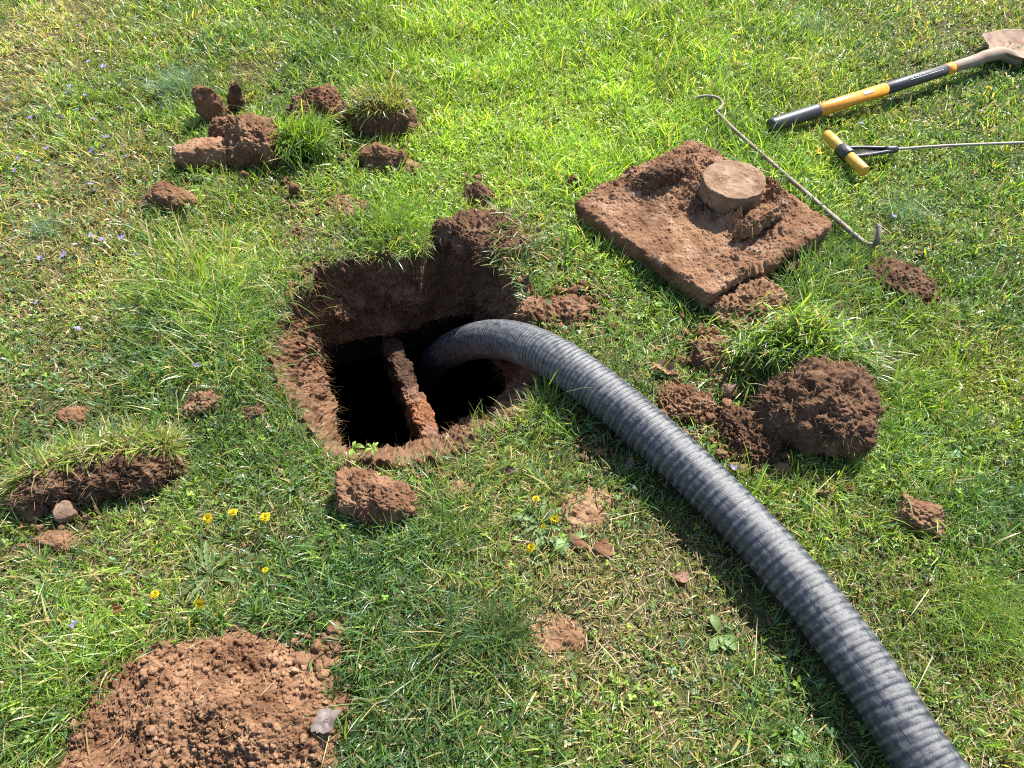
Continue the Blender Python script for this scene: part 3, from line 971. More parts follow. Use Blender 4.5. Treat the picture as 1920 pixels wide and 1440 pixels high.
# ------------------------------------------------------------------ the square lid with its round lifting knob
def lid():
    root = empty('concrete_slab', (*LID.mean(0)[:2], 0.0))
    tag(root, 'square muddy concrete septic tank lid with a round raised knob lying on the grass', 'lid')
    org = np.array(root.location)
    A, B, C, D = LID            # left, far, right, near
    N, H = 300, 26
    T = 0.068
    per = []
    for a, b in ((A, B), (B, C), (C, D), (D, A)):
        t = np.linspace(0, 1, N, endpoint=False)[:, None]
        per.append(a + (b - a) * t)
    per = np.vstack(per)
    c = LID.mean(0)
    # round the corners: smooth the outline
    k = np.exp(-0.5 * (np.arange(-30, 31) / 9.0) ** 2)
    k /= k.sum()
    per = np.stack([np.convolve(np.concatenate([per[-30:, i], per[:, i], per[:30, i]]), k, 'valid') for i in range(3)], 1)
    nrm = per - c
    nrm[:, 2] = 0
    nrm /= np.linalg.norm(nrm, axis=1)[:, None]
    per += nrm * (0.004 * vnoise(per * 18, 3) + 0.006 * vnoise(per * 5, 4))[:, None]
    M = len(per)
    rows = []
    NT = 190
    for i in range(NT):                       # top, centre to edge
        s = (i + 0.4) / NT
        q = c + (per - c) * s
        rows.append(q)
    R = 0.012
    for i in range(10):                       # rounded arris
        a = (i + 1) / 10 * math.pi / 2
        rows.append(per + nrm * (R * math.sin(a)) + np.array([0, 0, -R * (1 - math.cos(a))]))
    for i in range(H):
        s = (i + 1) / H
        rows.append(per + nrm * (R - 0.012 * s) + np.array([0, 0, -R - (T - R) * s]))
    NVr = len(rows)
    rows.append(c + (per - c) * 0.5 + np.array([0, 0, -T]))
    V = np.vstack(rows)
    istop = np.repeat(np.arange(NVr + 1) < NT + 5, M)
    dispf = (0.004 * fbm(V, 10, 4, 41) + 0.0015 * fbm(V, 60, 3, 42) + 0.006 * crumbs(V, 0.016, 43, 0.4) + 0.0042 * crumbs(V, 0.008, 44, 0.75) + 0.0012 * crumbs(V, 0.0042, 45))
    # soil heaped round the knob and along the far left edge
    kc = P(1376, 372, LID_Z)
    dk = np.hypot(V[:, 0] - kc[0], V[:, 1] - kc[1])
    heap = 0.02 * np.exp(-((dk - 0.12) / 0.045) ** 2)
    for q, r_, hh in (((1420, 430), 0.07, 0.03), ((1215, 345), 0.09, 0.02), ((1300, 300), 0.08, 0.014), ((1440, 390), 0.06, 0.014), ((1130, 362), 0.05, 0.012), ((1400, 500), 0.08, 0.01)):
        p = P(*q, LID_Z)
        heap += hh * np.exp(-((V[:, 0] - p[0]) ** 2 + (V[:, 1] - p[1]) ** 2) / (r_ ** 2))
    heap *= 0.75 + 0.5 * vnoise(V * 35, 48)
    cr2 = heap / 0.02
    V[:, 2] += np.where(istop, dispf * (1 + 1.8 * np.clip(cr2, 0, 2)) + heap, 0)
    nn = np.tile(nrm, (NVr + 1, 1))
    V += nn * np.where(istop, 0, dispf * 1.4)[:, None]
    # slight tilt: right corner low is kept, whole slab a touch up at the near edge
    F = grid_faces(M, NVr + 1, True)
    i = np.arange(M)
    V = np.vstack([V, c + np.array([0, 0, 0.004])])
    capf = np.stack([np.full(M, len(V) - 1), i, (i + 1) % M], 1)
    mesh_obj('slab', V - org, [F[:, ::-1], capf], M_LID, parent=root)
    # knob: a cast round block, wider at its top, gently dished
    kx = P(1378, 336, LID_Z + 0.085)
    r1, r0, kh = 0.0925, 0.087, 0.085
    NA = 260
    ang = np.linspace(0, 2 * np.pi, NA, endpoint=False)
    prof = [(r1 * s, kh - 0.001) for s in np.linspace(0.02, 0.94, 50)]
    prof += [(r1 * 0.985, kh + 0.0015), (r1, kh - 0.002), (r1, kh - 0.006)]
    prof += [(r1 + (r0 - r1) * s, (kh - 0.006) * (1 - s)) for s in np.linspace(0.05, 1.15, 40)]
    prof = np.array(prof)
    V = np.stack([np.outer(prof[:, 0], np.cos(ang)), np.outer(prof[:, 0], np.sin(ang)), np.repeat(prof[:, 1][:, None], NA, 1)], 2).reshape(-1, 3)
    V = V + np.array([kx[0], kx[1], LID_Z])
    nr = np.stack([np.tile(np.cos(ang), len(prof)), np.tile(np.sin(ang), len(prof)), np.zeros(len(V))], 1)
    dd = 0.003 * fbm(V, 30, 4, 51)
    side = np.repeat(np.arange(len(prof)) > 50, NA)
    V += nr * (np.where(side, dd, 0) + np.where(np.repeat(prof[:, 0] > r1 * 0.9, NA), 0.003 * fbm(V, 12, 3, 53), 0))[:, None]
    V[:, 2] += np.where(side, 0, 0.002 * fbm(V, 34, 4, 52) + 0.003 * crumbs(V, 0.011, 54, 0.35) + 0.0012 * crumbs(V, 0.005, 55, 0.7))
    V = np.vstack([V, [kx[0], kx[1], LID_Z + kh]])
    F = grid_faces(NA, len(prof), True)
    i = np.arange(NA)
    cap = np.stack([np.full(NA, len(V) - 1), i, (i + 1) % NA], 1)
    kb = mesh_obj('knob', V - org, [F[:, ::-1], cap], M_KNOB, parent=root)
    kb['label'] = 'round raised concrete lifting knob, paler than the slab'


lid()
zt = LID_Z + 0.012
lump('soil_clod', 0, 335, 112, 0.05, 0.062, 0.45, 62, M_SOIL_DARK, 'dark rooty clod on the lid left of its round knob', g_dry, 6, 2.6, 1.1, 0.15, z0=zt, loc=P(1238, 345, zt), roots=300, cr=1.1, excl=0)
lump('soil_clod', 0, 425, 108, 0.05, 0.052, 0.62, 63, M_SOIL, 'rooty clod on the lid in front of its round knob', g_dry, 6, 2.8, 1.0, 0.15, z0=zt + 0.01, loc=P(1418, 428, zt), roots=300, cr=1.0, excl=0)


# ------------------------------------------------------------------ suction hose
def hose():
    L = np.concatenate([[0], np.cumsum(np.linalg.norm(np.diff(HOSE_C, axis=0), axis=1))])
    total = L[-1]
    pitch = 0.0115
    n = int(total / pitch * 7)
    ss = np.linspace(0, total, n)
    path = np.stack([np.interp(ss, L, HOSE_C[:, k]) for k in range(3)], 1)
    k = np.exp(-0.5 * (np.arange(-40, 41) / 14.0) ** 2)
    k /= k.sum()
    path = np.stack([np.convolve(np.concatenate([np.full(40, path[0, i]), path[:, i], np.full(40, path[-1, i])]), k, 'valid') for i in range(3)], 1)
    NS = 88
    S_FRAME = float(L[np.argmin(np.linalg.norm(HOSE_C - P(1745, 1440, hz), axis=1))])
    print('hose', total, S_FRAME)
    V, F = tube(path, 1.0, NS, caps=False)
    ang = np.tile(np.linspace(0, 2 * np.pi, NS, endpoint=False), n)
    s = np.repeat(ss, NS)
    ctr = np.repeat(path, NS, 0)
    dirn = V - ctr
    ph = (s / pitch + 2 * ang / (2 * np.pi)) * 2 * np.pi        # helical rib
    rib = np.abs(np.sin(ph / 2)) ** 0.6
    r = HOSE_R + (0.0006 + 0.0014 * np.clip((s - S_FRAME - 0.5) / 0.5, 0, 1)) * rib + 0.0008 * vnoise(np.stack([s * 60, np.cos(ang) * 3, np.sin(ang) * 3], 1), 3)
    V = ctr + dirn * r[:, None]
    Vi = ctr + dirn * (HOSE_R - 0.006)
    org = np.array([HOSE_PTS[8][0], HOSE_PTS[8][1], 0.0])
    m, nt, b, o = new_mat('hose_rubber')
    A1 = nt.nodes.new('ShaderNodeAttribute'); A1.attribute_name = 'run'
    A2 = nt.nodes.new('ShaderNodeAttribute'); A2.attribute_name = 'turn'
    A3 = nt.nodes.new('ShaderNodeAttribute'); A3.attribute_name = 'rib'
    run, turn, ribf = A1.outputs['Fac'], A2.outputs['Fac'], A3.outputs['Fac']

    def vec(x, y, z=0.0):
        cmb = nt.nodes.new('ShaderNodeCombineXYZ')
        for sk, v in zip(cmb.inputs, (x, y, z)):
            if isinstance(v, (int, float)):
                sk.default_value = v
            else:
                nt.links.new(v, sk)
        return cmb.outputs[0]
    # scuffed pale dust on the ribs, worn away in round blotches along the hose
    blot = noise(nt, 1.0, 3, 0.6, vec(mth(nt, 'MULTIPLY', run, 46), mth(nt, 'MULTIPLY', turn, 4.0)))
    fine = noise(nt, 1.0, 4, 0.75, vec(mth(nt, 'MULTIPLY', run, 900), mth(nt, 'MULTIPLY', turn, 90)))
    weave = noise(nt, 1.0, 3, 0.7, vec(mth(nt, 'MULTIPLY', run, 110), mth(nt, 'MULTIPLY', turn, 150)))
    big = noise(nt, 1.0, 3, 0.6, vec(mth(nt, 'MULTIPLY', run, 6), mth(nt, 'MULTIPLY', turn, 2.2)))
    wav = noise(nt, 1.0, 2, 0.5, vec(mth(nt, 'MULTIPLY', run, 7), mth(nt, 'MULTIPLY', turn, 1.6)))
    band = mth(nt, 'SINE', mth(nt, 'ADD', mth(nt, 'MULTIPLY', run, 2 * math.pi / 0.0205), mth(nt, 'MULTIPLY', wav, 5.0)))
    fade = mth(nt, 'SUBTRACT', 1.0, mth(nt, 'MULTIPLY', mth(nt, 'SUBTRACT', run, S_FRAME + 0.7), 1.6, True), True)
    lvl = mth(nt, 'ADD', mth(nt, 'MULTIPLY', ribf, mth(nt, 'SUBTRACT', 0.36, mth(nt, 'MULTIPLY', fade, 0.22))), mth(nt, 'MULTIPLY', blot, 0.74))
    lvl = mth(nt, 'ADD', lvl, mth(nt, 'MULTIPLY', fade, 0.05))
    lvl = mth(nt, 'ADD', lvl, mth(nt, 'MULTIPLY', mth(nt, 'MULTIPLY', band, fade), 0.115))
    lvl = mth(nt, 'ADD', lvl, mth(nt, 'MULTIPLY', mth(nt, 'SUBTRACT', weave, 0.5), 0.75))
    lvl = mth(nt, 'ADD', lvl, mth(nt, 'MULTIPLY', mth(nt, 'SUBTRACT', fine, 0.5), 0.9))
    lvl = mth(nt, 'ADD', lvl, mth(nt, 'MULTIPLY', mth(nt, 'SUBTRACT', big, 0.5), 0.5))
    A4 = nt.nodes.new('ShaderNodeAttribute'); A4.attribute_name = 'around'
    crack = None
    for a0, off_ in ((0.55, 0.0), (1.75, 3.1), (2.6, 6.3), (4.1, 8.8)):
        wob = mth(nt, 'MULTIPLY', mth(nt, 'SUBTRACT', noise(nt, 1.0, 2, 0.5, vec(mth(nt, 'MULTIPLY', run, 9), off_)), 0.5), 0.25)
        dlt = mth(nt, 'ABSOLUTE', mth(nt, 'SUBTRACT', mth(nt, 'ADD', A4.outputs['Fac'], wob), a0))
        on = mth(nt, 'GREATER_THAN', noise(nt, 1.0, 2, 0.5, vec(mth(nt, 'MULTIPLY', run, 60), off_ + 1.5)), 0.5)
        ln_ = mth(nt, 'MULTIPLY', mth(nt, 'LESS_THAN', dlt, 0.017), on)
        crack = ln_ if crack is None else mth(nt, 'MAXIMUM', crack, ln_)
    lvl = mth(nt, 'SUBTRACT', lvl, mth(nt, 'MULTIPLY', crack, 0.3))
    c = ramp(nt, lvl, [(0.40, (0.013, 0.017, 0.028)), (0.51, (0.024, 0.029, 0.041)), (0.64, (0.075, 0.078, 0.084)), (0.88, (0.155, 0.154, 0.152))])
    mudn = noise(nt, 1.0, 5, 0.7, vec(mth(nt, 'MULTIPLY', run, 16), mth(nt, 'MULTIPLY', turn, 2.4), 4.0))
    c = mixc(nt, ramp(nt, mudn, [(0.6, (0, 0, 0)), (0.76, (0.28, 0.28, 0.28))]), c, (0.13, 0.09, 0.065))
    nt.links.new(c, b.inputs['Base Color'])
    nt.links.new(ramp(nt, lvl, [(0.35, (0.33,) * 3), (0.7, (0.52,) * 3)]), b.inputs['Roughness'])
    b.inputs['Specular IOR Level'].default_value = 0.5
    bump(nt, mth(nt, 'ADD', fine, weave), b, 0.35, 0.0012)
    nin = len(V)
    F0 = grid_faces(NS, n, True)
    Fi = grid_faces(NS, n, True, nin)[:, ::-1]
    i = np.arange(NS)
    j = (i + 1) % NS
    e0 = np.stack([i, nin + i, nin + j, j], 1)
    bo = (n - 1) * NS
    e1 = np.stack([bo + j, nin + bo + j, nin + bo + i, bo + i], 1)
    allV = np.vstack([V, Vi]) - org
    turn_a = np.tile(np.abs(np.linspace(-np.pi, np.pi, NS, endpoint=False)) , n)
    o = mesh_obj('suction_hose', allV, [F0, Fi, e0, e1], m, loc=org,
                 attrs={'around': np.tile(ang, 2), 'run': np.tile(s, 2), 'turn': np.tile(turn_a, 2), 'rib': np.tile(rib, 2)})
    tag(o, 'thick grey ribbed suction hose running across the lawn and down into the pit', 'hose')


hose()


# ------------------------------------------------------------------ tools
def revolve(prof, a, d, nseg=40):
    """profile (s, r) revolved about the axis from a along unit d"""
    prof = np.asarray(prof, float)
    V, F = tube(a + d * prof[:, :1], 1.0, nseg, caps=False)
    ctr = np.repeat(a + d * prof[:, :1], nseg, 0)
    # frame from a straight reference, so that steps in the profile stay clean
    up = np.array([0, 0, 1.0]) if abs(d[2]) < 0.9 else np.array([1.0, 0, 0])
    x = np.cross(d, up); x /= np.linalg.norm(x)
    y = np.cross(d, x)
    ang = np.linspace(0, 2 * np.pi, nseg, endpoint=False)
    V = (a + d * prof[:, :1])[:, None, :] + prof[:, 1][:, None, None] * (x[None, None] * np.cos(ang)[None, :, None] + y[None, None] * np.sin(ang)[None, :, None])
    return V.reshape(-1, 3), [grid_faces(nseg, len(prof), True)]


def shovel():
    z = 0.045
    a, e = P(1443, 236, z), P(1848, 107, z + 0.012)
    L = np.linalg.norm(e - a)
    d = (e - a) / L
    root = empty('shovel', (a[0], a[1], 0))
    tag(root, 'long handled shovel with black and orange shaft and muddy blade at the far right', 'shovel')
    org = np.array(root.location)
    fr = lambda px: (px - 1443) / (1848 - 1443.0)       # nearly linear along the shaft
    # perspective-true stations
    def stat(px, py):
        q = P(px, py, z + 0.004)
        return float((q - a) @ d)
    s1, s2, s3, s4, s5 = stat(1532, 205), stat(1655, 166), stat(1763, 130), stat(1776, 125), stat(1800, 119)
    blk = plain('grip_black', (0.032, 0.034, 0.039), 0.45, wear=0.28, wearcol=(0.12, 0.085, 0.06), scale=70)
    org_m = plain('sleeve_orange', (0.6, 0.25, 0.022), 0.4, wear=0.3, wearcol=(0.36, 0.16, 0.05), scale=60)
    ste = plain('socket_muddy_steel', (0.2, 0.165, 0.135), 0.7, 0.0, wear=0.95, wearcol=(0.22, 0.145, 0.095), scale=40)
    R = 0.0235
    g = MB(); g.add(*revolve([(0, 0.0001), (0.0, R * 0.72), (0.004, R * 0.95), (0.012, R * 1.04), (s1 - 0.01, R * 1.04), (s1, R * 1.0), (s1, 0.001)], a, d))
    g.build('grip', blk, root, None).location = (0, 0, 0)
    g = MB(); g.add(*revolve([(s1, R * 0.95), (s1 + 0.001, R * 0.99), (s2, R * 0.96), (s2, 0.001)], a, d))
    sl_ = g.build('sleeve', org_m, root)
    g = MB(); g.add(*revolve([(s2, R * 0.9), (s2 + 0.002, R * 0.97), (s3 - 0.002, R * 0.88), (s3, R * 0.82), (s3, 0.001)], a, d))
    shf = g.build('shaft', blk, root)
    g = MB(); g.add(*revolve([(s3, R * 0.85), (s3 + 0.001, R * 0.91), (s4, R * 0.90), (s4, 0.001)], a, d))
    rg = g.build('ring', org_m, root)
    # worn print on the sleeve and the shaft: thin raised strips following the curve
    wht = plain('print_worn_white', (0.55, 0.55, 0.53), 0.6, wear=0.5, wearcol=(0.1, 0.1, 0.1), scale=300)

    def patch(sa, sb, a0, a1, mat, rad, nm='print'):
        up = np.array([0, 0, 1.0]); x = np.cross(d, up); x /= np.linalg.norm(x); y = np.cross(x, d)
        sg = np.linspace(sa, sb, 10); ag = np.linspace(a0, a1, 8)
        S, A_ = np.meshgrid(sg, ag)
        V = a + d * S.ravel()[:, None] + rad * (np.cos(A_.ravel())[:, None] * y + np.sin(A_.ravel())[:, None] * x)
        return V, [grid_faces(10, 8)]
    mb = MB()
    sm = s1 + (s2 - s1) * 0.62
    mb.add(*patch(sm, sm + 0.045, 0.25, 0.75, None, R * 0.985 + 0.0006))
    mb.build('print', plain('label_grey', (0.5, 0.42, 0.4), 0.6, wear=0.4, wearcol=(0.55, 0.2, 0.05), scale=200), sl_)
    mb = MB()
    q0 = s2 + (s3 - s2) * 0.34
    for k in range(6):       # worn illegible lettering
        mb.add(*patch(q0 + k * 0.013, q0 + k * 0.013 + 0.007, 0.05, 0.42 if k % 2 else 0.36, None, R * 0.95 + 0.0012))
    mb.add(*patch(q0 + 0.005, s3 - 0.03, 0.62, 0.72, None, R * 0.95 + 0.0012))
    mb.build('print', wht, shf)
    # socket, then the cranked neck into the blade
    g = MB()
    p0 = a + d * s4
    e2 = P(1880, 101, 0.045)
    bl0 = P(1900, 118, 0.012)
    pth = spline([p0, a + d * s5, a + d * (s5 + (L - s5) * 0.6), e + np.array([0, 0, 0.004]), e2, bl0 + np.array([0.02, 0.0, 0.0])], 60)
    rr = np.interp(np.linspace(0, 1, 60), [0, 0.15, 0.6, 0.85, 1.0], [R * 0.84, R * 0.9, R * 1.0, R * 1.04, R * 0.8])
    V, F = tube(pth, rr, 32)
    g.add(V, F)
    g.build('socket', ste, root)
    # blade: rounded point plate, dished, facing away to the right
    bd = np.array([d[0], d[1], 0.0]); bd /= np.linalg.norm(bd)
    bs = np.array([-bd[1], bd[0], 0])
    b0 = P(1852, 110, 0.02)
    N1, N2 = 70, 60
    U, W = np.meshgrid(np.linspace(0, 1, N1), np.linspace(-1, 1, N2))
    u, w = U.ravel(), W.ravel()
    LB = 0.30
    half = 0.118 * np.clip(0.10 + 3.4 * u, 0, 1) ** 0.75 * np.sqrt(np.clip(1 - np.clip((u - 0.45) / 0.55, 0, 1) ** 2.4, 0.0004, 1)) 
    base = b0 + bd * (u * LB)[:, None] + bs * (w * half)[:, None]
    zz = 0.018 + 0.028 * w ** 2 * (1 - 0.3 * u) + 0.02 * (1 - u) ** 3 - 0.008 * np.exp(-(w / 0.14) ** 2) * (1 - u) + 0.03 * u ** 2 * 0.3
    base[:, 2] = zz + 0.0008 * vnoise(base * 60, 3)
    top = base
    bot = base - np.array([0, 0, 0.0025])
    F = grid_faces(N1, N2)
    V = np.vstack([top, bot])
    nb = len(top)
    edge = np.concatenate([np.arange(N1), np.arange(1, N2) * N1 + N1 - 1, (N2 - 1) * N1 + np.arange(N1 - 2, -1, -1), np.arange(N2 - 2, 0, -1) * N1])
    e2_ = np.roll(edge, -1)
    rimf = np.stack([edge, edge + nb, e2_ + nb, e2_], 1)
    mud = plain('blade_muddy', (0.24, 0.165, 0.115), 0.75, 0.0, wear=0.35, wearcol=(0.12, 0.06, 0.038), scale=26, spec=0.3, bs=0.6)
    mesh_obj('blade', V - org, [F, (F + nb)[:, ::-1], rimf], mud, parent=root)
    for ch in root.children:
        if ch.name.split('.')[0] != 'blade':
            for v in ch.data.vertices:
                v.co = v.co - Vector(org)
    for par in (sl_, shf):
        for ch in par.children:
            for v in ch.data.vertices:
                v.co = v.co - Vector(org)


shovel()


def lift_hook():
    pts = [P(1291, 187, 0.03), P(1308, 182, 0.035), P(1328, 180, 0.04), P(1346, 184, 0.045), P(1355, 194, 0.045), P(1350, 204, 0.045), P(1343, 209, 0.042),
           P(1352, 218, 0.04), P(1380, 246, 0.04), P(1450, 308, 0.04), P(1530, 378, 0.04), P(1590, 430, 0.04), P(1612, 449, 0.03), P(1628, 459, 0.03), P(1640, 458, 0.035), P(1646, 446, 0.06), P(1649, 422, 0.085)]
    pth = spline(pts, 260)
    t = np.linspace(0, 1, 260)
    r = np.interp(t, [0, 0.22, 0.3, 0.7, 0.9, 0.955, 1.0], [0.0052, 0.0062, 0.0062, 0.0078, 0.008, 0.0088, 0.0065])
    V, F = tube(pth, r, 14)
    V += 0.0007 * np.random.default_rng(3).normal(size=V.shape) * 0
    org = np.array([pts[9][0], pts[9][1], 0])
    m = plain('hook_rusty_steel', (0.25, 0.235, 0.2), 0.7, 0.1, wear=0.7, wearcol=(0.19, 0.125, 0.08), scale=45, spec=0.25)
    o = mesh_obj('lifting_hook', V - org, F, m, loc=org)
    tag(o, 'long thin steel hook rod curled at one end leaning past the lid', 'hook')


lift_hook()


def probe():
    z = 0.05
    a, e = P(1549, 252, z), P(1622, 322, z)
    L = np.linalg.norm(e - a)
    d = (e - a) / L
    root = empty('soil_probe', (*(a + e)[:2] / 2, 0))
    org = np.array(root.location)
    tag(root, 'soil probe rod with yellow crossbar handle and black collar lying on the grass', 'probe')
    yel = plain('handle_yellow', (0.56, 0.31, 0.035), 0.42, wear=0.25, wearcol=(0.33, 0.2, 0.08), scale=50)
    blk = plain('collar_black', (0.028, 0.03, 0.036), 0.4, wear=0.22, wearcol=(0.11, 0.08, 0.055), scale=70)
    R = 0.0185
    for s0, s1 in ((0.0, 0.42), (0.58, 1.0)):
        pr = [(s0 * L, 0.0001), (s0 * L, R * 0.9), (s0 * L + 0.004, R), (s1 * L - 0.004, R), (s1 * L, R * 0.9), (s1 * L, 0.0001)]
        V, F = revolve(pr, a, d)
        mesh_obj('grip', V - org, F, yel, parent=root)
    V, F = revolve([(0.39 * L, R), (0.39 * L, R * 1.2), (0.40 * L, R * 1.28), (0.60 * L, R * 1.28), (0.61 * L, R * 1.2), (0.61 * L, R)], a, d)
    mesh_obj('collar', V - org, F, blk, parent=root)
    mid = a + d * L * 0.5
    tip = P(1676, 280, 0.04)
    dd = tip - mid
    LL = np.linalg.norm(dd)
    dd /= LL
    pv = np.array([-dd[1], dd[0], 0.0]); pv /= np.linalg.norm(pv)
    mb = MB()
    for sg in (-1, 1):
        q = spline([mid + pv * sg * 0.026 + dd * 0.012, mid + pv * sg * 0.022 + dd * LL * 0.4, mid + pv * sg * 0.013 + dd * LL * 0.75, tip + pv * sg * 0.006], 24)
        V, F = tube(q, 0.0065, 12)
        mb.add(V - org, F)
    V, F = tube(np.array([tip - dd * 0.035, tip - dd * 0.03, tip, tip + dd * 0.01, tip + dd * 0.014]), [0.008, 0.013, 0.0125, 0.012, 0.006], 18)
    mb.add(V - org, F)
    # web between the prongs, set lower
    q = [mid + pv * 0.02 + dd * 0.01, mid - pv * 0.02 + dd * 0.01, tip - pv * 0.006, tip + pv * 0.006]
    q = np.array(q) - np.array([0, 0, 0.004]) - org
    V = np.vstack([q, q - np.array([0, 0, 0.003])])
    mb.add(V, [np.array([[3, 2, 1, 0], [4, 5, 6, 7], [0, 1, 5, 4], [1, 2, 6, 5], [2, 3, 7, 6], [3, 0, 4, 7]])])
    mb.build('bracket', blk, root)
    rod = spline([tip, P(1760, 274, 0.045), P(1850, 270, 0.045), P(1960, 266, 0.03), P(2050, 262, 0.02)], 50)
    V, F = tube(rod, 0.0048, 12)
    mesh_obj('rod', V - org, F, plain('rod_steel', (0.26, 0.24, 0.2), 0.6, 0.1, wear=0.4, wearcol=(0.19, 0.125, 0.08), scale=50), parent=root)


probe()


# ------------------------------------------------------------------ lawn
def lawn():
    rng = np.random.default_rng(4)
    # zones: px, py, radius px, dict of changes
    Z = [((1050, 40), 420, dict(h=.55, warm=.18, dens=.3, lum=.1)), ((1000, 250), 300, dict(lum=.15, warm=.1)), ((1250, 120), 260, dict(h=.45, warm=.4)), ((700, 60), 200, dict(h=.3, warm=.25)),
         ((950, 290), 210, dict(h=-.35, warm=.25, clov=.35)), ((1180, 260), 150, dict(h=-.2, clov=.3, warm=.25)), ((840, 320), 120, dict(h=-.3, clov=.3, warm=.2)),
         ((60, 90), 150, dict(straw=.5, lum=.3, dens=-.35, h=-.3)), ((370, 40), 90, dict(straw=.2)), ((470, 140), 50, dict(straw=.35, dens=-.4)),
         ((250, 130), 170, dict(h=.4, warm=-.05)), ((120, 230), 130, dict(h=.2)), ((90, 420), 210, dict(straw=.35, lum=.25, dens=-.3, h=-.3, clov=.15)), ((230, 380), 120, dict(straw=.2, dens=-.2)),
         ((60, 620), 160, dict(straw=.2, dens=-.15, clov=.2)), ((430, 560), 120, dict(h=.7, dens=.4, warm=.15, lum=.25)), ((440, 680), 80, dict(h=.5, dens=.2)), ((330, 480), 90, dict(h=.3, warm=.15)),
         ((745, 415), 70, dict(h=.6, warm=.3, dens=.3)), ((560, 430), 90, dict(straw=.15, h=-.3, dens=-.2)), ((1440, 640), 60, dict(h=.4)), ((1530, 560), 80, dict(h=.4)),
         ((1000, 480), 70, dict(h=-.1, straw=.1)), ((1160, 500), 80, dict(h=.2)), ((950, 870), 120, dict(h=-.2, warm=.3, straw=.15)), ((730, 850), 90, dict(warm=.3, h=-.2)),
         ((1010, 1060), 170, dict(straw=.3, dens=-.25, h=-.35, warm=.15, clov=.1)), ((1300, 1060), 130, dict(straw=.25, dens=-.3, h=-.35)), ((1250, 1330), 190, dict(straw=.25, h=-.2, warm=.05, dens=-.1)), ((1100, 1200), 110, dict(straw=.3, dens=-.25, h=-.2)),
         ((800, 1200), 180, dict(h=.25, warm=-.25, dens=.15, lum=-.15)), ((930, 1190), 60, dict(h=.6, dens=.3, warm=-.1)), ((820, 960), 60, dict(h=.4, dens=.3)), ((780, 1360), 160, dict(warm=-.25)),
         ((250, 1060), 200, dict(clov=.2, straw=.1, h=-.15)), ((400, 1080), 90, dict(straw=.2)), ((60, 1100), 120, dict(straw=.15)), ((150, 1250), 80, dict(h=.4, warm=.2)),
         ((40, 1300), 100, dict(h=.4)), ((1750, 850), 230, dict(h=.25, warm=.0, dens=.15)), ((1850, 720), 110, dict(warm=.35, straw=.2, h=-.1)), ((1700, 650), 130, dict(h=.25, warm=.15)),
         ((1600, 230), 150, dict(h=-.3, straw=.1, warm=.1)), ((1800, 330), 220, dict(clov=.2, warm=.05)), ((1700, 60), 160, dict(straw=.12, warm=-.05)), ((1880, 30), 100, dict(straw=.2)),
         ((1850, 1180), 150, dict(h=.1, warm=.15, straw=.12)), ((1600, 1120), 100, dict(straw=.1)), ((1880, 1380), 120, dict(straw=.25, dens=-.25)), ((1450, 1300), 100, dict(clov=.2, warm=-.15)), ((600, 1050), 140, dict(clov=.15, warm=-.05))]
    zones = []
    for (px, py), r, ch in Z:
        q = P(px, py)
        m = MPP(py)
        vv = (py - 720) / FPX
        el = TH + math.atan(vv)
        zones.append((q[0], q[1], r * m, r * m / max(0.35, math.sin(el)), ch))

    def fields(x, y):
        f = dict(h=np.ones(len(x)), warm=np.full(len(x), 0.34), dens=np.ones(len(x)), straw=np.full(len(x), 0.11), clov=0.05 + 0.10 * np.clip(y, 0, 3), lum=np.full(len(x), 1.12))
        for cx, cy_, rx, ry, ch in zones:
            g = np.exp(-(((x - cx) / rx) ** 2 + ((y - cy_) / ry) ** 2))
            for k, v in ch.items():
                f[k] += g * v
        f['h'] *= 1 + 0.35 * n2(x, y, 3.3, 101, 3)
        f['warm'] += 0.3 * n2(x, y, 2.6, 103, 3) + 0.13 * (y - 1.5)
        f['lum'] *= 1 + 0.22 * n2(x, y, 5.0, 111, 2)
        f['dens'] *= 1 + 0.28 * n2(x, y, 6.0, 105, 3)
        f['straw'] += 0.12 * n2(x, y, 4.5, 107, 2)
        f['clov'] += 0.35 * n2(x, y, 4.0, 109, 3)
        return f

    hose_xy = HOSE_C[HOSE_C[:, 2] > -0.02]
    hose_xy = hose_xy[::6]

    def cover(x, y):
        """0..1 keep probability, and a height factor"""
        k = np.ones(len(x))
        hf = np.ones(len(x))
        ins = inside(RIM, x, y)
        dr = poly_dist(RIM, x, y)
        k *= np.where(ins, 0, 1)
        k *= np.clip((dr - 0.002 + 0.014 * n2(x, y, 9, 120)) / np.where(y > 1.45, 0.008, 0.014), 0, 1)
        k *= np.where(inside(LID, x, y), 0, 1)
        dl = poly_dist(LID, x, y)
        hf *= np.where(dl < 0.03, 0.8, 1)
        dh = poly_dist(hose_xy, x, y, closed=False)
        k *= np.where(dh < HOSE_R * 0.8, 0, 1)
        hf *= np.clip(0.25 + (dh - HOSE_R * 0.7) / 0.06, 0.25, 1)
        k *= np.where(inside(MOUND, x, y) & (poly_dist(MOUND, x, y) > 0.014 + 0.02 * n2(x, y, 14, 141, 3)), 0, 1)
        for cx, cy_, rx, ry, rot in EXCL:
            c, s = math.cos(-rot), math.sin(-rot)
            u, v = (x - cx) * c - (y - cy_) * s, (x - cx) * s + (y - cy_) * c
            q = (u / rx) ** 2 + (v / ry) ** 2
            k *= np.where(q < 0.9, 0, 1)
            hf *= np.where(q < 1.8, 0.75, 1)
        for cx, cy_, r, st in BARE:
            k *= 1 - st * np.exp(-(((x - cx) ** 2 + (y - cy_) ** 2) / r ** 2) ** 1.5)
        return k, hf

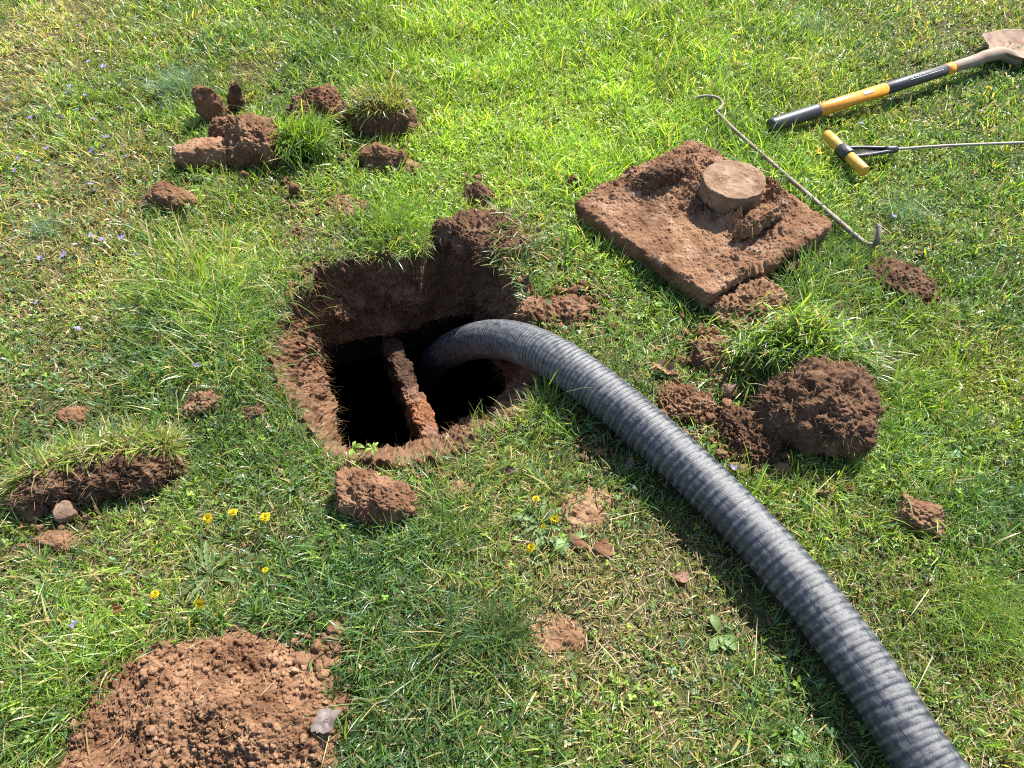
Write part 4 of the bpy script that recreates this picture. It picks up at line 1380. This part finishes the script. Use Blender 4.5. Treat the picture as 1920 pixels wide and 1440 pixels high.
    def sample(n, lo=(-3.0, -0.15), hi=(3.0, 4.4)):
        """points over the seen ground and a step round it, thinner with distance"""
        x = rng.uniform(lo[0], hi[0], n)
        y = rng.uniform(lo[1], hi[1], n)
        half = 0.95 + 0.62 * y + 0.35
        core = (np.abs(x) < half) & (y > 0.0) & (y < 4.1)
        dist = np.sqrt(x * x + y * y + CAM_H ** 2)
        pk = np.clip((1.9 / dist) ** 1.3, 0, 1) * np.where(core, 1, 0.3)
        m = rng.random(n) < pk
        return x[m], y[m]

    mbV, mbQ, mbT, mbC = [], [], [], []
    nv = 0

    def push(V, Q, T, C):
        nonlocal nv
        mbV.append(V.astype(np.float32)); mbQ.append(Q + nv); mbT.append(T + nv); mbC.append(C.astype(np.float32))
        nv += len(V)

    # tufts
    tx, ty = sample(105000)
    f = fields(tx, ty)
    k, hf = cover(tx, ty)
    m = rng.random(len(tx)) < k * np.clip(f['dens'], 0.12, 1.6) / 1.5
    tx, ty, hf = tx[m], ty[m], hf[m]
    f = {a: b[m] for a, b in f.items()}
    nb = rng.integers(4, 15, len(tx))
    idx = np.repeat(np.arange(len(tx)), nb)
    n = len(idx)
    taz = rng.uniform(0, 6.283, len(tx))
    tl = rng.lognormal(0, 0.28, len(tx))
    tw = rng.lognormal(0, 0.22, len(tx))
    twarm = rng.normal(size=len(tx)) * 0.16
    off = rng.normal(size=(n, 2)) * 0.0095
    bx, by = tx[idx] + off[:, 0], ty[idx] + off[:, 1]
    out = np.arctan2(off[:, 1], off[:, 0])
    az = np.where(rng.random(n) < 0.5, out, taz[idx]) + rng.normal(size=n) * 0.5
    dist = np.sqrt(bx ** 2 + by ** 2 + CAM_H ** 2)
    ln = 0.042 * f['h'][idx].clip(0.35, 2.2) * tl[idx] * rng.uniform(0.45, 1.3, n) * hf[idx]
    wd = (0.0025 * tw[idx] * rng.uniform(0.7, 1.4, n)) * np.clip(dist / 1.9, 1, 1.5)
    lean = np.abs(rng.normal(size=n)) * 0.62 + 0.08
    bend = rng.uniform(0.2, 1.5, n)
    col = green(n, rng, f['warm'][idx] + twarm[idx], 1.0, f['straw'][idx].clip(0, 0.8)) * f['lum'][idx].clip(.5, 1.6)[:, None]
    ins = inside(RIM, bx, by)
    ln = np.where(ins, ln * 0.3, ln)
    base = np.stack([bx, by, gz(bx, by) - 0.003], 1)
    push(*blades(base, az, ln, wd, lean, bend, col, rng))
    print('tuft blades', n)

    # fine short undergrowth, leaning every way
    x, y = sample(700000)
    f = fields(x, y)
    k, hf = cover(x, y)
    m = rng.random(len(x)) < k * np.clip(f['dens'], 0.2, 1.4) / 1.4
    x, y, hf = x[m], y[m], hf[m]
    f = {a: b[m] for a, b in f.items()}
    n = len(x)
    dist = np.sqrt(x ** 2 + y ** 2 + CAM_H ** 2)
    base = np.stack([x, y, gz(x, y) - 0.001 + rng.uniform(0, 0.008, n)], 1)
    ln = rng.uniform(0.012, 0.038, n) * f['h'].clip(0.5, 1.6)
    push(*blades(base, rng.uniform(0, 6.283, n), ln, rng.uniform(0.0015, 0.0034, n) * np.clip(dist / 1.9, 1, 1.5), rng.uniform(0.2, 1.35, n), rng.uniform(0, 1.0, n),
                 green(n, rng, f['warm'] + 0.05, 1.0, f['straw'].clip(0, 0.8) * 1.3) * f['lum'].clip(.5, 1.6)[:, None], rng))
    print('under blades', n)
    o = mesh_obj('lawn_grass', np.vstack(mbV), [np.vstack(mbQ), np.vstack(mbT)], M_GRASS, colors=np.vstack(mbC))
    tag(o, 'short green lawn grass of uneven length growing all over the ground', 'grass', kind='stuff')

    # long blades hanging into the pit and standing on its rim
    # small round leaves of clover and chickweed, three to a stalk
    x, y = sample(150000)
    f = fields(x, y)
    k, hf = cover(x, y)
    m = rng.random(len(x)) < k * np.clip(f['clov'], 0.03, 1.0)
    x, y = x[m], y[m]
    f = {a: b[m] for a, b in f.items()}
    n = len(x)
    hgt = rng.uniform(0.004, 0.026, n) * f['h'].clip(0.6, 1.4)
    r = rng.uniform(0.0022, 0.0046, n) * np.where(rng.random(n) < 0.04, 1.6, 1)
    a0 = rng.uniform(0, 6.283, n)
    tilt = rng.normal(size=(n, 2)) * 0.45
    cw = green(n, rng, f['warm'] + 0.05, 0.95, 0.03) * f['lum'][:, None]
    Vs, Ts, Cs, Qs = [], [], [], []
    base = np.stack([x, y, gz(x, y) + hgt], 1)
    for j in range(3):
        a = a0 + j * 2.094 + rng.normal(size=n) * 0.2
        d = np.stack([np.cos(a), np.sin(a), np.zeros(n)], 1)
        s = np.stack([-np.sin(a), np.cos(a), np.zeros(n)], 1)
        d[:, 2] = tilt[:, 0] * d[:, 0] + tilt[:, 1] * d[:, 1] + rng.normal(size=n) * 0.15
        s[:, 2] = tilt[:, 0] * s[:, 0] + tilt[:, 1] * s[:, 1]
        R = r[:, None]
        c = base
        pts = [c, c + d * R * 0.8 - s * R * 0.75, c + d * R * 1.7 - s * R * 0.6, c + d * R * 2.0, c + d * R * 1.7 + s * R * 0.6, c + d * R * 0.8 + s * R * 0.75]
        for q in (1, 2, 4, 5):
            pts[q] = pts[q] + np.array([0, 0, 1.0]) * R * 0.3
        Vs.append(np.stack(pts, 1))
        Cs.append(np.repeat((cw * rng.uniform(0.85, 1.15, (n, 1)))[:, None], 6, 1))
    V = np.stack(Vs, 1).reshape(-1, 3)
    C = np.stack(Cs, 1).reshape(-1, 3)
    o6 = np.arange(n * 3)[:, None] * 6
    Q = np.vstack([o6 + np.array([0, 1, 2, 3]), o6 + np.array([0, 3, 4, 5])])
    # stalks
    ns = len(V)
    st = np.stack([base + np.array([0, 0, 0.0]), base + np.array([0.0009, 0, 0]), base * np.array([1, 1, 0]) + np.stack([rng.normal(size=n) * .005, rng.normal(size=n) * .005, gz(x, y) - 0.002], 1)], 1).reshape(-1, 3)
    C = np.vstack([C, np.repeat(cw * 0.8, 3, 0)])
    T = np.arange(n)[:, None] * 3 + np.array([0, 1, 2]) + ns
    V = np.vstack([V, st])
    o = mesh_obj('clover_leaves', V, [Q, T], M_CLOVER, colors=C)
    tag(o, 'small round clover and chickweed leaves mixed through the lawn', 'clover', kind='stuff')
    print('clover', n)

    # dry straw and thatch lying about
    x, y = sample(150000)
    f = fields(x, y)
    k, hf = cover(x, y)
    m = rng.random(len(x)) < np.maximum(k, 0.0) * np.clip(f['straw'] * 2.0, 0.10, 1.0)
    x, y = x[m], y[m]
    n = len(x)
    base = np.stack([x, y, gz(x, y) + rng.uniform(0.0, 0.014, n)], 1)
    hue = rng.random((n, 1))
    col = (np.array([0.46, 0.39, 0.25]) * hue + np.array([0.24, 0.16, 0.095]) * (1 - hue)) * rng.uniform(0.6, 1.35, (n, 1))
    V, Q, T, C = blades(base, rng.uniform(0, 6.283, n), rng.uniform(0.012, 0.05, n), rng.uniform(0.0009, 0.002, n), rng.uniform(1.2, 1.7, n), rng.normal(size=n) * 0.5, col, rng)
    # longer pale stems lying on top of the lawn, pulled out by the digging
    x2, y2 = sample(1500)
    k, hf = cover(x2, y2)
    m = rng.random(len(x2)) < k * 0.5
    x2, y2 = x2[m], y2[m]
    n2_ = len(x2)
    base2 = np.stack([x2, y2, gz(x2, y2) + rng.uniform(0.018, 0.034, n2_)], 1)
    col2 = (np.array([0.5, 0.48, 0.26]) * rng.uniform(0.5, 1.1, (n2_, 1)))
    V2, Q2, T2, C2 = blades(base2, rng.uniform(0, 6.283, n2_), rng.uniform(0.05, 0.12, n2_), rng.uniform(0.0012, 0.0026, n2_), rng.uniform(1.3, 1.55, n2_), rng.uniform(0, 0.25, n2_), col2, rng)
    nn = len(V)
    o = mesh_obj('dry_straw', np.vstack([V, V2]), [np.vstack([Q, Q2 + nn]), np.vstack([T, T2 + nn])], M_STRAW, colors=np.vstack([C, C2]))
    tag(o, 'dry yellow straw and dead blades lying between the grass', 'straw', kind='stuff')
    print('straw', n)
    return cover, fields


for q in [(855, 915, 30), (1100, 958, 50), (1045, 1190, 50), (1075, 575, 60, .7), (1330, 650, 60, .7), (1270, 755, 60, .75), (1400, 800, 60, .8), (140, 785, 30, .6), (382, 765, 30, .5),
          (1080, 870, 60, .55), (1130, 840, 50, .6), (1150, 655, 45, .4), (1110, 800, 40, .7), (1230, 690, 40, .4), (560, 445, 50, .4), (640, 470, 40, .4), (940, 440, 70, .5), (1080, 520, 60, .35),
          (560, 395, 50, .4), (540, 350, 40, .6), (430, 340, 50, .4), (620, 300, 50, .5), (1600, 600, 50, .5), (1360, 690, 60, .8), (1270, 1080, 30, .7), (1420, 1140, 40, .6), (1440, 1190, 40, .6), (600, 1240, 40, .6), (620, 1180, 50, .5), (1020, 640, 40, .6),
          (110, 1000, 60, .5), (820, 850, 40, .3)]:
    bare(*q)
cover, fields = lawn()

# blades over the pit's edge
def rim_grass():
    rng = np.random.default_rng(8)
    ring = resample(RIM, 2200)
    c = pit_c
    out = ring - c
    out /= np.linalg.norm(out, axis=1)[:, None]
    sel = rng.random(len(ring)) < np.clip(0.6 + 0.7 * n2(ring[:, 0], ring[:, 1], 8, 131) + 0.3 * (ring[:, 1] < 1.15), 0.08, 1)
    r, o_ = ring[sel], out[sel]
    n = len(r)
    p = r + o_ * rng.uniform(-0.012, 0.03, (n, 1))
    az = np.arctan2(-o_[:, 1], -o_[:, 0]) + rng.normal(size=n) * 0.9
    base = np.column_stack([p, gz(p[:, 0], p[:, 1]) + 0.004])
    col = green(n, rng, 0.45, 1.0, 0.3)
    V, Q, T, C = blades(base, az, rng.uniform(0.02, 0.065, n), rng.uniform(0.0014, 0.003, n), rng.uniform(0.3, 1.5, n), rng.uniform(0.3, 1.6, n), col, rng)
    # rootlets hanging from the walls
    m = 2600
    ang = rng.uniform(-np.pi, np.pi, m)
    ro, ri = polar(RIM, c, ang), polar(OPEN, c, ang)
    t = rng.random(m)
    rr = ro + (ri - ro) * t ** 0.75 - 0.012
    b = np.stack([c[0] + np.cos(ang) * rr, c[1] + np.sin(ang) * rr, PIT_Z * t ** 0.92], 1)
    dd = np.stack([-np.cos(ang) * 0.5, -np.sin(ang) * 0.5, np.full(m, -0.4)], 1) + rng.normal(size=(m, 3)) * 0.5
    dd /= np.linalg.norm(dd, axis=1)[:, None]
    SV, SF = strands(m, b, dd, rng.uniform(0.01, 0.04, m), rng.uniform(0.0005, 0.0012, m), 0.5, rng)
    sc = np.array([0.36, 0.22, 0.13]) * rng.uniform(0.4, 1.3, (m, 1))
    k = len(V)
    o = mesh_obj('rim_grass', np.vstack([V, SV]), [np.vstack([Q, SF + k]), T], M_GRASS, colors=np.vstack([C, np.repeat(sc, 8, 0)]))
    tag(o, 'torn grass blades and fine roots hanging over the edge of the pit', 'grass', kind='stuff')


rim_grass()


# ------------------------------------------------------------------ flowers, leaves, weeds
def petal_ring(n, r0, r1, w, z0, z1, rng, twist=0.1):
    V, F = [], []
    a = np.linspace(0, 2 * np.pi, n, endpoint=False) + rng.normal(size=n) * twist
    L = r1 * rng.uniform(0.85, 1.1, n)
    for i in range(n):
        d = np.array([math.cos(a[i]), math.sin(a[i]), 0])
        s = np.array([-d[1], d[0], 0])
        b = len(V)
        V += [d * r0 - s * w * 0.4 + [0, 0, z0], d * r0 + s * w * 0.4 + [0, 0, z0], d * L[i] * 0.7 + s * w * 0.5 + [0, 0, z0 + (z1 - z0) * 0.8], d * L[i] + [0, 0, z1], d * L[i] * 0.7 - s * w * 0.5 + [0, 0, z0 + (z1 - z0) * 0.8]]
        F += [[b, b + 1, b + 2, b + 4]]
    Q = np.array(F)
    T = np.array([[5 * i + 4, 5 * i + 2, 5 * i + 3] for i in range(n)])
    return np.array(V), [Q, T]


def make_dandelion():
    rng = np.random.default_rng(2)
    o = MB()
    V, F = tube(spline([np.array([0, 0, -0.004]), np.array([0.002, 0.001, 0.015]), np.array([0.0, 0.0, 0.03])], 8), 0.0013, 6)
    o.add(V, F, (0.16, 0.2, 0.06))
    st = o.build('dandelion', M_CLOVER)
    h = MB()
    for nn, r1, z1 in ((26, 0.014, 0.001), (24, 0.0125, 0.004), (20, 0.0095, 0.0065), (14, 0.006, 0.008)):
        V, F = petal_ring(nn, 0.001, r1, 0.0024, 0.0, z1, rng)
        h.add(V + np.array([0, 0, 0.030]), F, (0.62, 0.50, 0.02))
    hd = h.build('flower_head', M_PETAL, parent=st, smooth=False)
    cb = MB()
    V, F = tube(np.array([[0, 0, 0.022], [0, 0, 0.026], [0, 0, 0.0305]]), [0.0015, 0.004, 0.0042], 8)
    cb.add(V, F, (0.1, 0.15, 0.04))
    cb.build('calyx', M_CLOVER, parent=st)
    return st


def dup(o, loc, rot=(0, 0, 0), scale=1.0, label=None):
    c = o.copy()
    COL.objects.link(c)
    c.location = loc
    c.rotation_euler = rot
    c.scale = (scale,) * 3
    if label:
        c['label'] = label
    for ch in list(o.children):
        d = ch.copy()
        COL.objects.link(d)
        d.parent = c
    return c


dand = make_dandelion()
spots = [(400, 968, 1.0, 'yellow dandelion flower, leftmost of the three in a row below the sod strip'),
         (434, 967, 0.85, 'small yellow dandelion flower, middle of the three in a row below the sod strip'),
         (500, 973, 1.0, 'yellow dandelion flower, rightmost of the three in a row below the sod strip'),
         (388, 1116, 0.95, 'bright yellow dandelion flower just above the wide crumbly soil heap'),
         (291, 1113, 0.75, 'half hidden yellow dandelion left of the bright one above the soil heap'),
         (500, 1068, 0.6, 'closed yellow dandelion among the bent stems above the wide soil heap'),
         (1001, 936, 0.7, 'orange-yellow dandelion, farthest from the viewer near the dry soil plate'),
         (1044, 963, 0.85, 'yellow dandelion touching the left edge of the dry soil plate'),
         (1028, 982, 0.55, 'tiny yellow dandelion just below the one beside the dry soil plate'),
         (1011, 1029, 0.95, 'bright yellow dandelion nearest the viewer of those by the soil plate'),
         (1852, 166, 0.9, 'lone yellow dandelion in grass below the shovel at the far right')]
for i, (px, py, s, lb) in enumerate(spots):
    z = 0.024
    s *= 0.95
    p = P(px, py, 0.045)
    rt = (RNG.normal() * 0.3 - 0.12, RNG.normal() * 0.3, RNG.uniform(0, 6))
    if i == 0:
        dand.location = (p[0], p[1], z); dand.rotation_euler = rt; dand.scale = (s,) * 3
        dand['label'] = lb; dand['category'] = 'dandelion'; dand['group'] = 'dandelion flowers in the lawn'
    else:
        d = dup(dand, (p[0], p[1], z), rt, s, lb)


def make_violet():
    rng = np.random.default_rng(3)
    o = MB()
    V, F = tube(spline([np.array([0, 0, -0.006]), np.array([0.001, 0.0, 0.02]), np.array([0.002, -0.003, 0.034])], 8), 0.0009, 5)
    o.add(V, F, (0.1, 0.15, 0.05))
    st = o.build('violet', M_CLOVER)
    h = MB()
    for k, (a, L, w) in enumerate(((0.5, 0.009, 0.007), (2.64, 0.009, 0.007), (-0.5, 0.009, 0.0065), (3.64, 0.009, 0.0065), (-1.57, 0.011, 0.009))):
        d = np.array([math.cos(a), math.sin(a) * 0.8, 0.25]); s = np.array([-math.sin(a), math.cos(a), 0.1])
        c = np.array([0.002, -0.003, 0.035])
        V = np.array([c, c + d * L * 0.5 - s * w * 0.5, c + d * L - s * w * 0.35, c + d * L * 1.12, c + d * L + s * w * 0.35, c + d * L * 0.5 + s * w * 0.5])
        V[[1, 2, 4, 5], 2] -= 0.001
        h.add(V, [np.array([[0, 1, 2, 3], [0, 3, 4, 5]])], (0.25, 0.21, 0.42) if k < 4 else (0.34, 0.3, 0.48))
    h.build('petals', M_PETAL, parent=st, smooth=False)
    return st


vio = make_violet()
vspots = [(60, 70), (45, 95), (140, 50), (300, 60), (172, 120), (285, 138), (222, 152), (232, 160), (190, 128), (140, 165), (130, 175), (155, 178), (120, 210), (112, 205), (145, 214), (160, 222), (172, 230),
          (303, 195), (220, 210), (15, 190), (60, 225), (200, 265), (215, 268), (190, 275), (178, 280), (205, 285), (90, 283), (12, 295), (40, 290), (205, 306), (275, 245), (35, 320), (14, 450), (165, 350), (170, 447), (190, 450),
          (75, 480), (128, 480), (235, 452), (78, 568), (130, 625), (355, 690), (180, 360), (250, 470), (150, 300), (265, 660), (242, 300), (330, 70), (64, 300)]
vr = np.random.default_rng(12)
WORDS = ['leftmost', 'second from the left', 'third from the left', 'fourth from the left', 'fifth from the left', 'sixth from the left', 'seventh from the left', 'eighth from the left', 'ninth from the left', 'tenth from the left']
NUM = ['', '', 'two', 'three', 'four', 'five', 'six', 'seven', 'eight', 'nine', 'ten']
bands = [(0, 100, 'along the far back edge'), (100, 158, 'far behind the upright clod'), (158, 200, 'level with upright clod top'), (200, 235, 'level with upright clod foot'),
         (235, 283, 'level with sod heap back'), (283, 340, 'level with sod heap front'), (340, 455, 'level with long soil wedge'), (455, 800, 'below the long soil wedge')]
i = 0
for y0, y1, where in bands:
    row = sorted(q for q in vspots if y0 <= q[1] < y1)
    for j, (px, py) in enumerate(row):
        p = P(px, py, 0.035)
        rt = (vr.normal() * 0.35 - 0.2, vr.normal() * 0.35, vr.uniform(0, 6))
        s = vr.uniform(0.75, 1.25)
        word = 'rightmost' if j == len(row) - 1 and j else WORDS[j]
        lb = f'small pale violet, {word} of the {NUM[len(row)]} {where}'
        if i == 0:
            vio.location = (p[0], p[1], 0.006); vio.rotation_euler = rt; vio.scale = (s,) * 3
            tag(vio, lb, 'violet', 'violets in the left side of the lawn')
        else:
            dup(vio, (p[0], p[1], 0.006), rt, s, lb)
        i += 1
for px, py, lb in [(150, 1168, 'single deep purple violet above the wide crumbly soil heap'), (1368, 874, 'tiny purple violet between the hose and the root ball'),
                   (1672, 410, 'pale purple flower beside the bent tip of the hook rod'), (1506, 212, 'pale violet flower beside the black end of the shovel grip'), (1615, 236, 'pale violet flower between the shovel and the yellow crossbar'),
                   (1836, 212, 'pale violet flower between the shovel blade and the probe rod')]:
    d = dup(vio, (*P(px, py, 0.035)[:2], 0.008), (0, 0.2, vr.uniform(0, 6)), 0.95, lb)
    d['group'] = 'single violets away from the rest'


def dry_leaf(px, py, wpx, label, seed, lobes=5, col=(0.42, 0.25, 0.16), h=0.02, z=0.022, name='dead_leaf'):
    col = tuple(c * 0.62 for c in col)
    rng = np.random.default_rng(seed)
    p = P(px, py, z)
    R = wpx * MPP(py) / 2
    NA, NR = 60, 9
    a = np.linspace(0, 2 * np.pi, NA, endpoint=False)
    rad = R * (0.68 + 0.32 * np.abs(np.cos(a * lobes / 2 + 0.3)) ** 0.8 + 0.05 * rng.normal(size=NA))
    V = [[0, 0, 0]]
    for k in range(1, NR + 1):
        s = k / NR
        for i in range(NA):
            x, y = math.cos(a[i]) * rad[i] * s, math.sin(a[i]) * rad[i] * s * 0.72
            V.append([x, y, 0])
    V = np.array(V)
    ph = rng.uniform(0, 6)
    q = V[:, 0] * math.cos(ph) + V[:, 1] * math.sin(ph)
    V[:, 2] = h * (q / R) ** 2 * 1.4 + 0.15 * R * vnoise(V / R * 1.6 + seed, 3) + 0.05 * R * vnoise(V / R * 5 + seed, 4)
    V = V @ rot_z(rng.uniform(0, 6)).T
    F = grid_faces(NA, NR, True, 1)
    i = np.arange(NA)
    T = np.stack([np.zeros(NA, int), 1 + i, 1 + (i + 1) % NA], 1)
    C = np.array(col) * (1 + 0.3 * vnoise(V * 120, 5))[:, None]
    o = mesh_obj(name, V, [F, T], M_STRAW, loc=p, colors=C)
    tag(o, label, 'leaf')
    return o


dry_leaf(1243, 690, 42, 'curled tan dead leaf on bare soil above the middle of the hose', 5)
dry_leaf(612, 1352, 58, 'folded grey-brown dead leaf on the right edge of the wide soil heap', 6, 4, (0.33, 0.27, 0.24), z=0.05)
dry_leaf(1180, 876, 26, 'small dull pink dead leaf close to the left side of the hose', 7, 3, (0.34, 0.22, 0.19))
dry_leaf(957, 886, 24, 'small dark purple-brown dead leaf in front of the pit', 8, 3, (0.14, 0.085, 0.08))
dry_leaf(1073, 573, 26, 'small whitish leaf scrap on the soil between pit and lid', 9, 3, (0.6, 0.56, 0.5))
dry_leaf(1538, 285, 20, 'small bright yellow leaf by the yellow crossbar handle', 10, 3, (0.75, 0.55, 0.02), h=0.006)
dry_leaf(222, 1146, 22, 'small pinkish red leaf left of the bright dandelion', 11, 3, (0.5, 0.16, 0.1))
dry_leaf(1278, 1082, 34, 'flat reddish brown dead leaf left of the hose in the front lawn', 12, 3, (0.32, 0.17, 0.11), h=0.005, z=0.012)


# broad leaved weeds
def rosette(px, py, n, L, seed, label, toothed=True, col=(0.10, 0.17, 0.05), name='leafy_weed', z=0.004, lift=0.35, wr=0.15):
    rng = np.random.default_rng(seed)
    p = P(px, py, z)
    mb = MB()
    for i in range(n):
        a = rng.uniform(0, 6.283)
        d = np.array([math.cos(a), math.sin(a), 0]); s = np.array([-d[1], d[0], 0])
        l = L * rng.uniform(0.4, 1.1)
        k = 12
        t = np.linspace(0, 1, k)
        w = wr * l * np.sin(np.clip(t * 0.93 + 0.05, 0, 1) * np.pi) ** 0.7 * (0.35 + 0.65 * t)
        if toothed:
            w = w * np.where(np.arange(k) % 2, 1.2, 0.55)
        lf = lift * rng.uniform(0.3, 1.3)
        mid = d * (t * l)[:, None] + np.array([0, 0, 1.0]) * (l * lf * np.sin(t * 2.4) * 0.6)[:, None]
        V = np.vstack([mid - s * w[:, None] + [0, 0, 0.002], mid, mid + s * w[:, None] + [0, 0, 0.002]])
        F = grid_faces(k, 3)
        mb.add(V, [F], np.array(col) * rng.uniform(0.7, 1.35))
    o = mb.build(name, M_CLOVER, loc=None)
    o.location = p
    tag(o, label, 'weed')
    return o


rosette(392, 1078, 30, 0.08, 21, 'flattened toothed dandelion rosette above the wide soil heap', col=(0.12, 0.17, 0.06), wr=0.11, lift=0.2)
rosette(1015, 985, 26, 0.07, 22, 'toothed dandelion rosette left of the dry soil plate', col=(0.11, 0.175, 0.055), wr=0.12)
rosette(1065, 1010, 9, 0.05, 23, 'small leafy weed between the dandelions and soil chips', False, (0.15, 0.24, 0.08), wr=0.25)
rosette(820, 962, 10, 0.05, 24, 'small toothed weed right of the brown soil loaf', True, (0.11, 0.2, 0.07))
rosette(1865, 1062, 5, 0.05, 25, 'broad round green leaf weed at the right edge below the lone clod', False, (0.14, 0.25, 0.04), wr=0.4)
rosette(1500, 1415, 6, 0.045, 26, 'broad leaved weed beside the hose near the bottom edge', False, (0.12, 0.22, 0.06), wr=0.35)
rosette(1350, 1190, 8, 0.04, 27, 'small round leaved weed left of the hose in the front lawn', False, (0.12, 0.22, 0.04), wr=0.35)
rosette(62, 415, 6, 0.035, 28, 'bright lime leaved weed at the left edge of the lawn', False, (0.22, 0.34, 0.03), wr=0.4)
rosette(662, 842, 10, 0.03, 29, 'leafy green sprig leaning over the near left corner of the pit', False, (0.2, 0.3, 0.05), z=0.02, lift=0.9, wr=0.25)
rosette(700, 842, 8, 0.024, 30, 'smaller green sprig over the near edge of the pit', False, (0.2, 0.3, 0.05), z=0.02, lift=1.0, wr=0.25)
rosette(1376, 786, 4, 0.022, 31, 'single small clover sprig on dark soil by the pebble', False, (0.06, 0.2, 0.08), wr=0.45)


# fine tufts that stand out from the lawn
def tuft(px, py, n, L, seed, label, warm=0.1, bright=1.2, blue=False, spread=0.03, wid=(0.0008, 0.0018), lean=(0.1, 0.9), straw=0.1):
    rng = np.random.default_rng(seed)
    p = P(px, py, 0.0)
    b = rng.normal(size=(n, 3)) * np.array([spread, spread, 0])
    c = green(n, rng, warm, bright, straw)
    if blue:
        c = c * np.array([1.0, 1.0, 2.2]) + np.array([0.03, 0.035, 0.02])
    V, Q, T, C = blades(b, rng.uniform(0, 6.283, n), rng.uniform(0.5, 1.1, n) * L, rng.uniform(*wid, n), rng.uniform(*lean, n), rng.uniform(0.2, 1.1, n), c, rng)
    o = mesh_obj('grass_tuft', V, [Q, T], M_GRASS, loc=(p[0], p[1], G(p[0], p[1])), colors=C)
    tag(o, label, 'grass tuft')


tuft(340, 175, 700, 0.11, 41, 'fine blue-green grass tuft behind the upright soil clod', blue=True, spread=0.045)
tuft(1520, 60, 350, 0.1, 42, 'pale blue-green grass tuft at the back of the lawn above the shovel grip', blue=True, spread=0.05)
tuft(95, 440, 260, 0.07, 43, 'pale grey-green grass tuft beside the lime leaved weed', blue=True, spread=0.025)
tuft(1690, 400, 420, 0.08, 44, 'fine blue-green tuft right of the bent end of the hook rod', blue=True, spread=0.045)
tuft(1850, 1170, 1100, 0.10, 45, 'big feathery pale green grass tuft at the lower right edge', 0.6, 1.15, spread=0.05)
tuft(935, 1200, 500, 0.09, 46, 'dark green grass tuft left of the flat soil smear', -0.1, 0.9, spread=0.025, wid=(0.0015, 0.0028))
tuft(420, 600, 1500, 0.12, 47, 'long pale leaning grass tuft left of the pit', 0.35, 1.15, spread=0.08, wid=(0.0014, 0.003), lean=(0.4, 1.2))
tuft(745, 430, 800, 0.085, 48, 'bright upright grass tuft on the far edge of the pit', 0.75, 1.15, spread=0.045, wid=(0.0016, 0.003), lean=(0.05, 0.6))
tuft(1010, 775, 90, 0.075, 49, 'thin grass tuft standing beside the hose at the near right rim of the pit', 0.4, 1.1, spread=0.015, wid=(0.0014, 0.0025))
tuft(905, 805, 40, 0.07, 50, 'few upright grass stems on the near rim of the pit', 0.5, 1.1, spread=0.018, wid=(0.0012, 0.002), lean=(0.0, 0.4))
tuft(1600, 500, 500, 0.085, 51, 'green grass tuft between the lid and the dark fibrous clod', 0.4, 1.05, spread=0.04, wid=(0.0016, 0.003))
tuft(845, 1000, 420, 0.07, 52, 'green grass tuft right of the brown soil loaf', 0.3, 1.05, spread=0.035, wid=(0.0012, 0.0025))

# ------------------------------------------------------------------ loose crumbs
for i, (px, py, r, n, rm) in enumerate([(600, 250, 110, 220, .01), (430, 300, 110, 220, .01), (540, 350, 60, 90, .008), (700, 320, 60, 80, .008), (560, 440, 80, 90, .007), (895, 372, 45, 120, .012), (930, 460, 90, 380, .012),
                                        (1075, 352, 20, 30, .008), (1070, 585, 75, 320, .011), (1000, 590, 50, 200, .01), (1330, 660, 70, 300, .011), (1280, 760, 80, 420, .011), (1400, 830, 90, 520, .012), (1400, 590, 80, 260, .01), (1690, 540, 80, 180, .01),
                                        (1500, 870, 100, 280, .01), (1580, 590, 50, 120, .009), (1715, 980, 45, 60, .007), (620, 1210, 60, 260, .011), (630, 1330, 60, 220, .01), (600, 1420, 60, 160, .01), (180, 1290, 70, 130, .008), (780, 860, 130, 420, .008), (1000, 780, 60, 150, .008),
                                        (730, 890, 80, 140, .006), (250, 1100, 60, 40, .006), (150, 790, 50, 90, .008), (120, 960, 80, 130, .008), (700, 640, 600, 500, .006), (760, 700, 330, 900, .006), (460, 310, 100, 50, .02), (630, 270, 80, 36, .02), (1340, 720, 90, 40, .018), (1450, 850, 110, 40, .018), (930, 470, 90, 50, .018), (1030, 600, 60, 36, .018), (1400, 590, 70, 24, .018), (600, 1250, 60, 30, .017), (1400, 1100, 400, 250, .006), (500, 1200, 400, 250, .006), (1120, 850, 60, 120, .007), (1100, 960, 70, 90, .006), (570, 690, 50, 100, .008), (540, 560, 60, 160, .009), (480, 780, 40, 60, .008)]):
    scatter_crumbs(px, py, r, n, rm, i, 1.2, 0.004)
ob = LOOSE.build('soil_crumbs', M_SOIL)
tag(ob, 'loose crumbs of brown soil scattered over the grass round the pit', 'soil crumbs', kind='stuff')
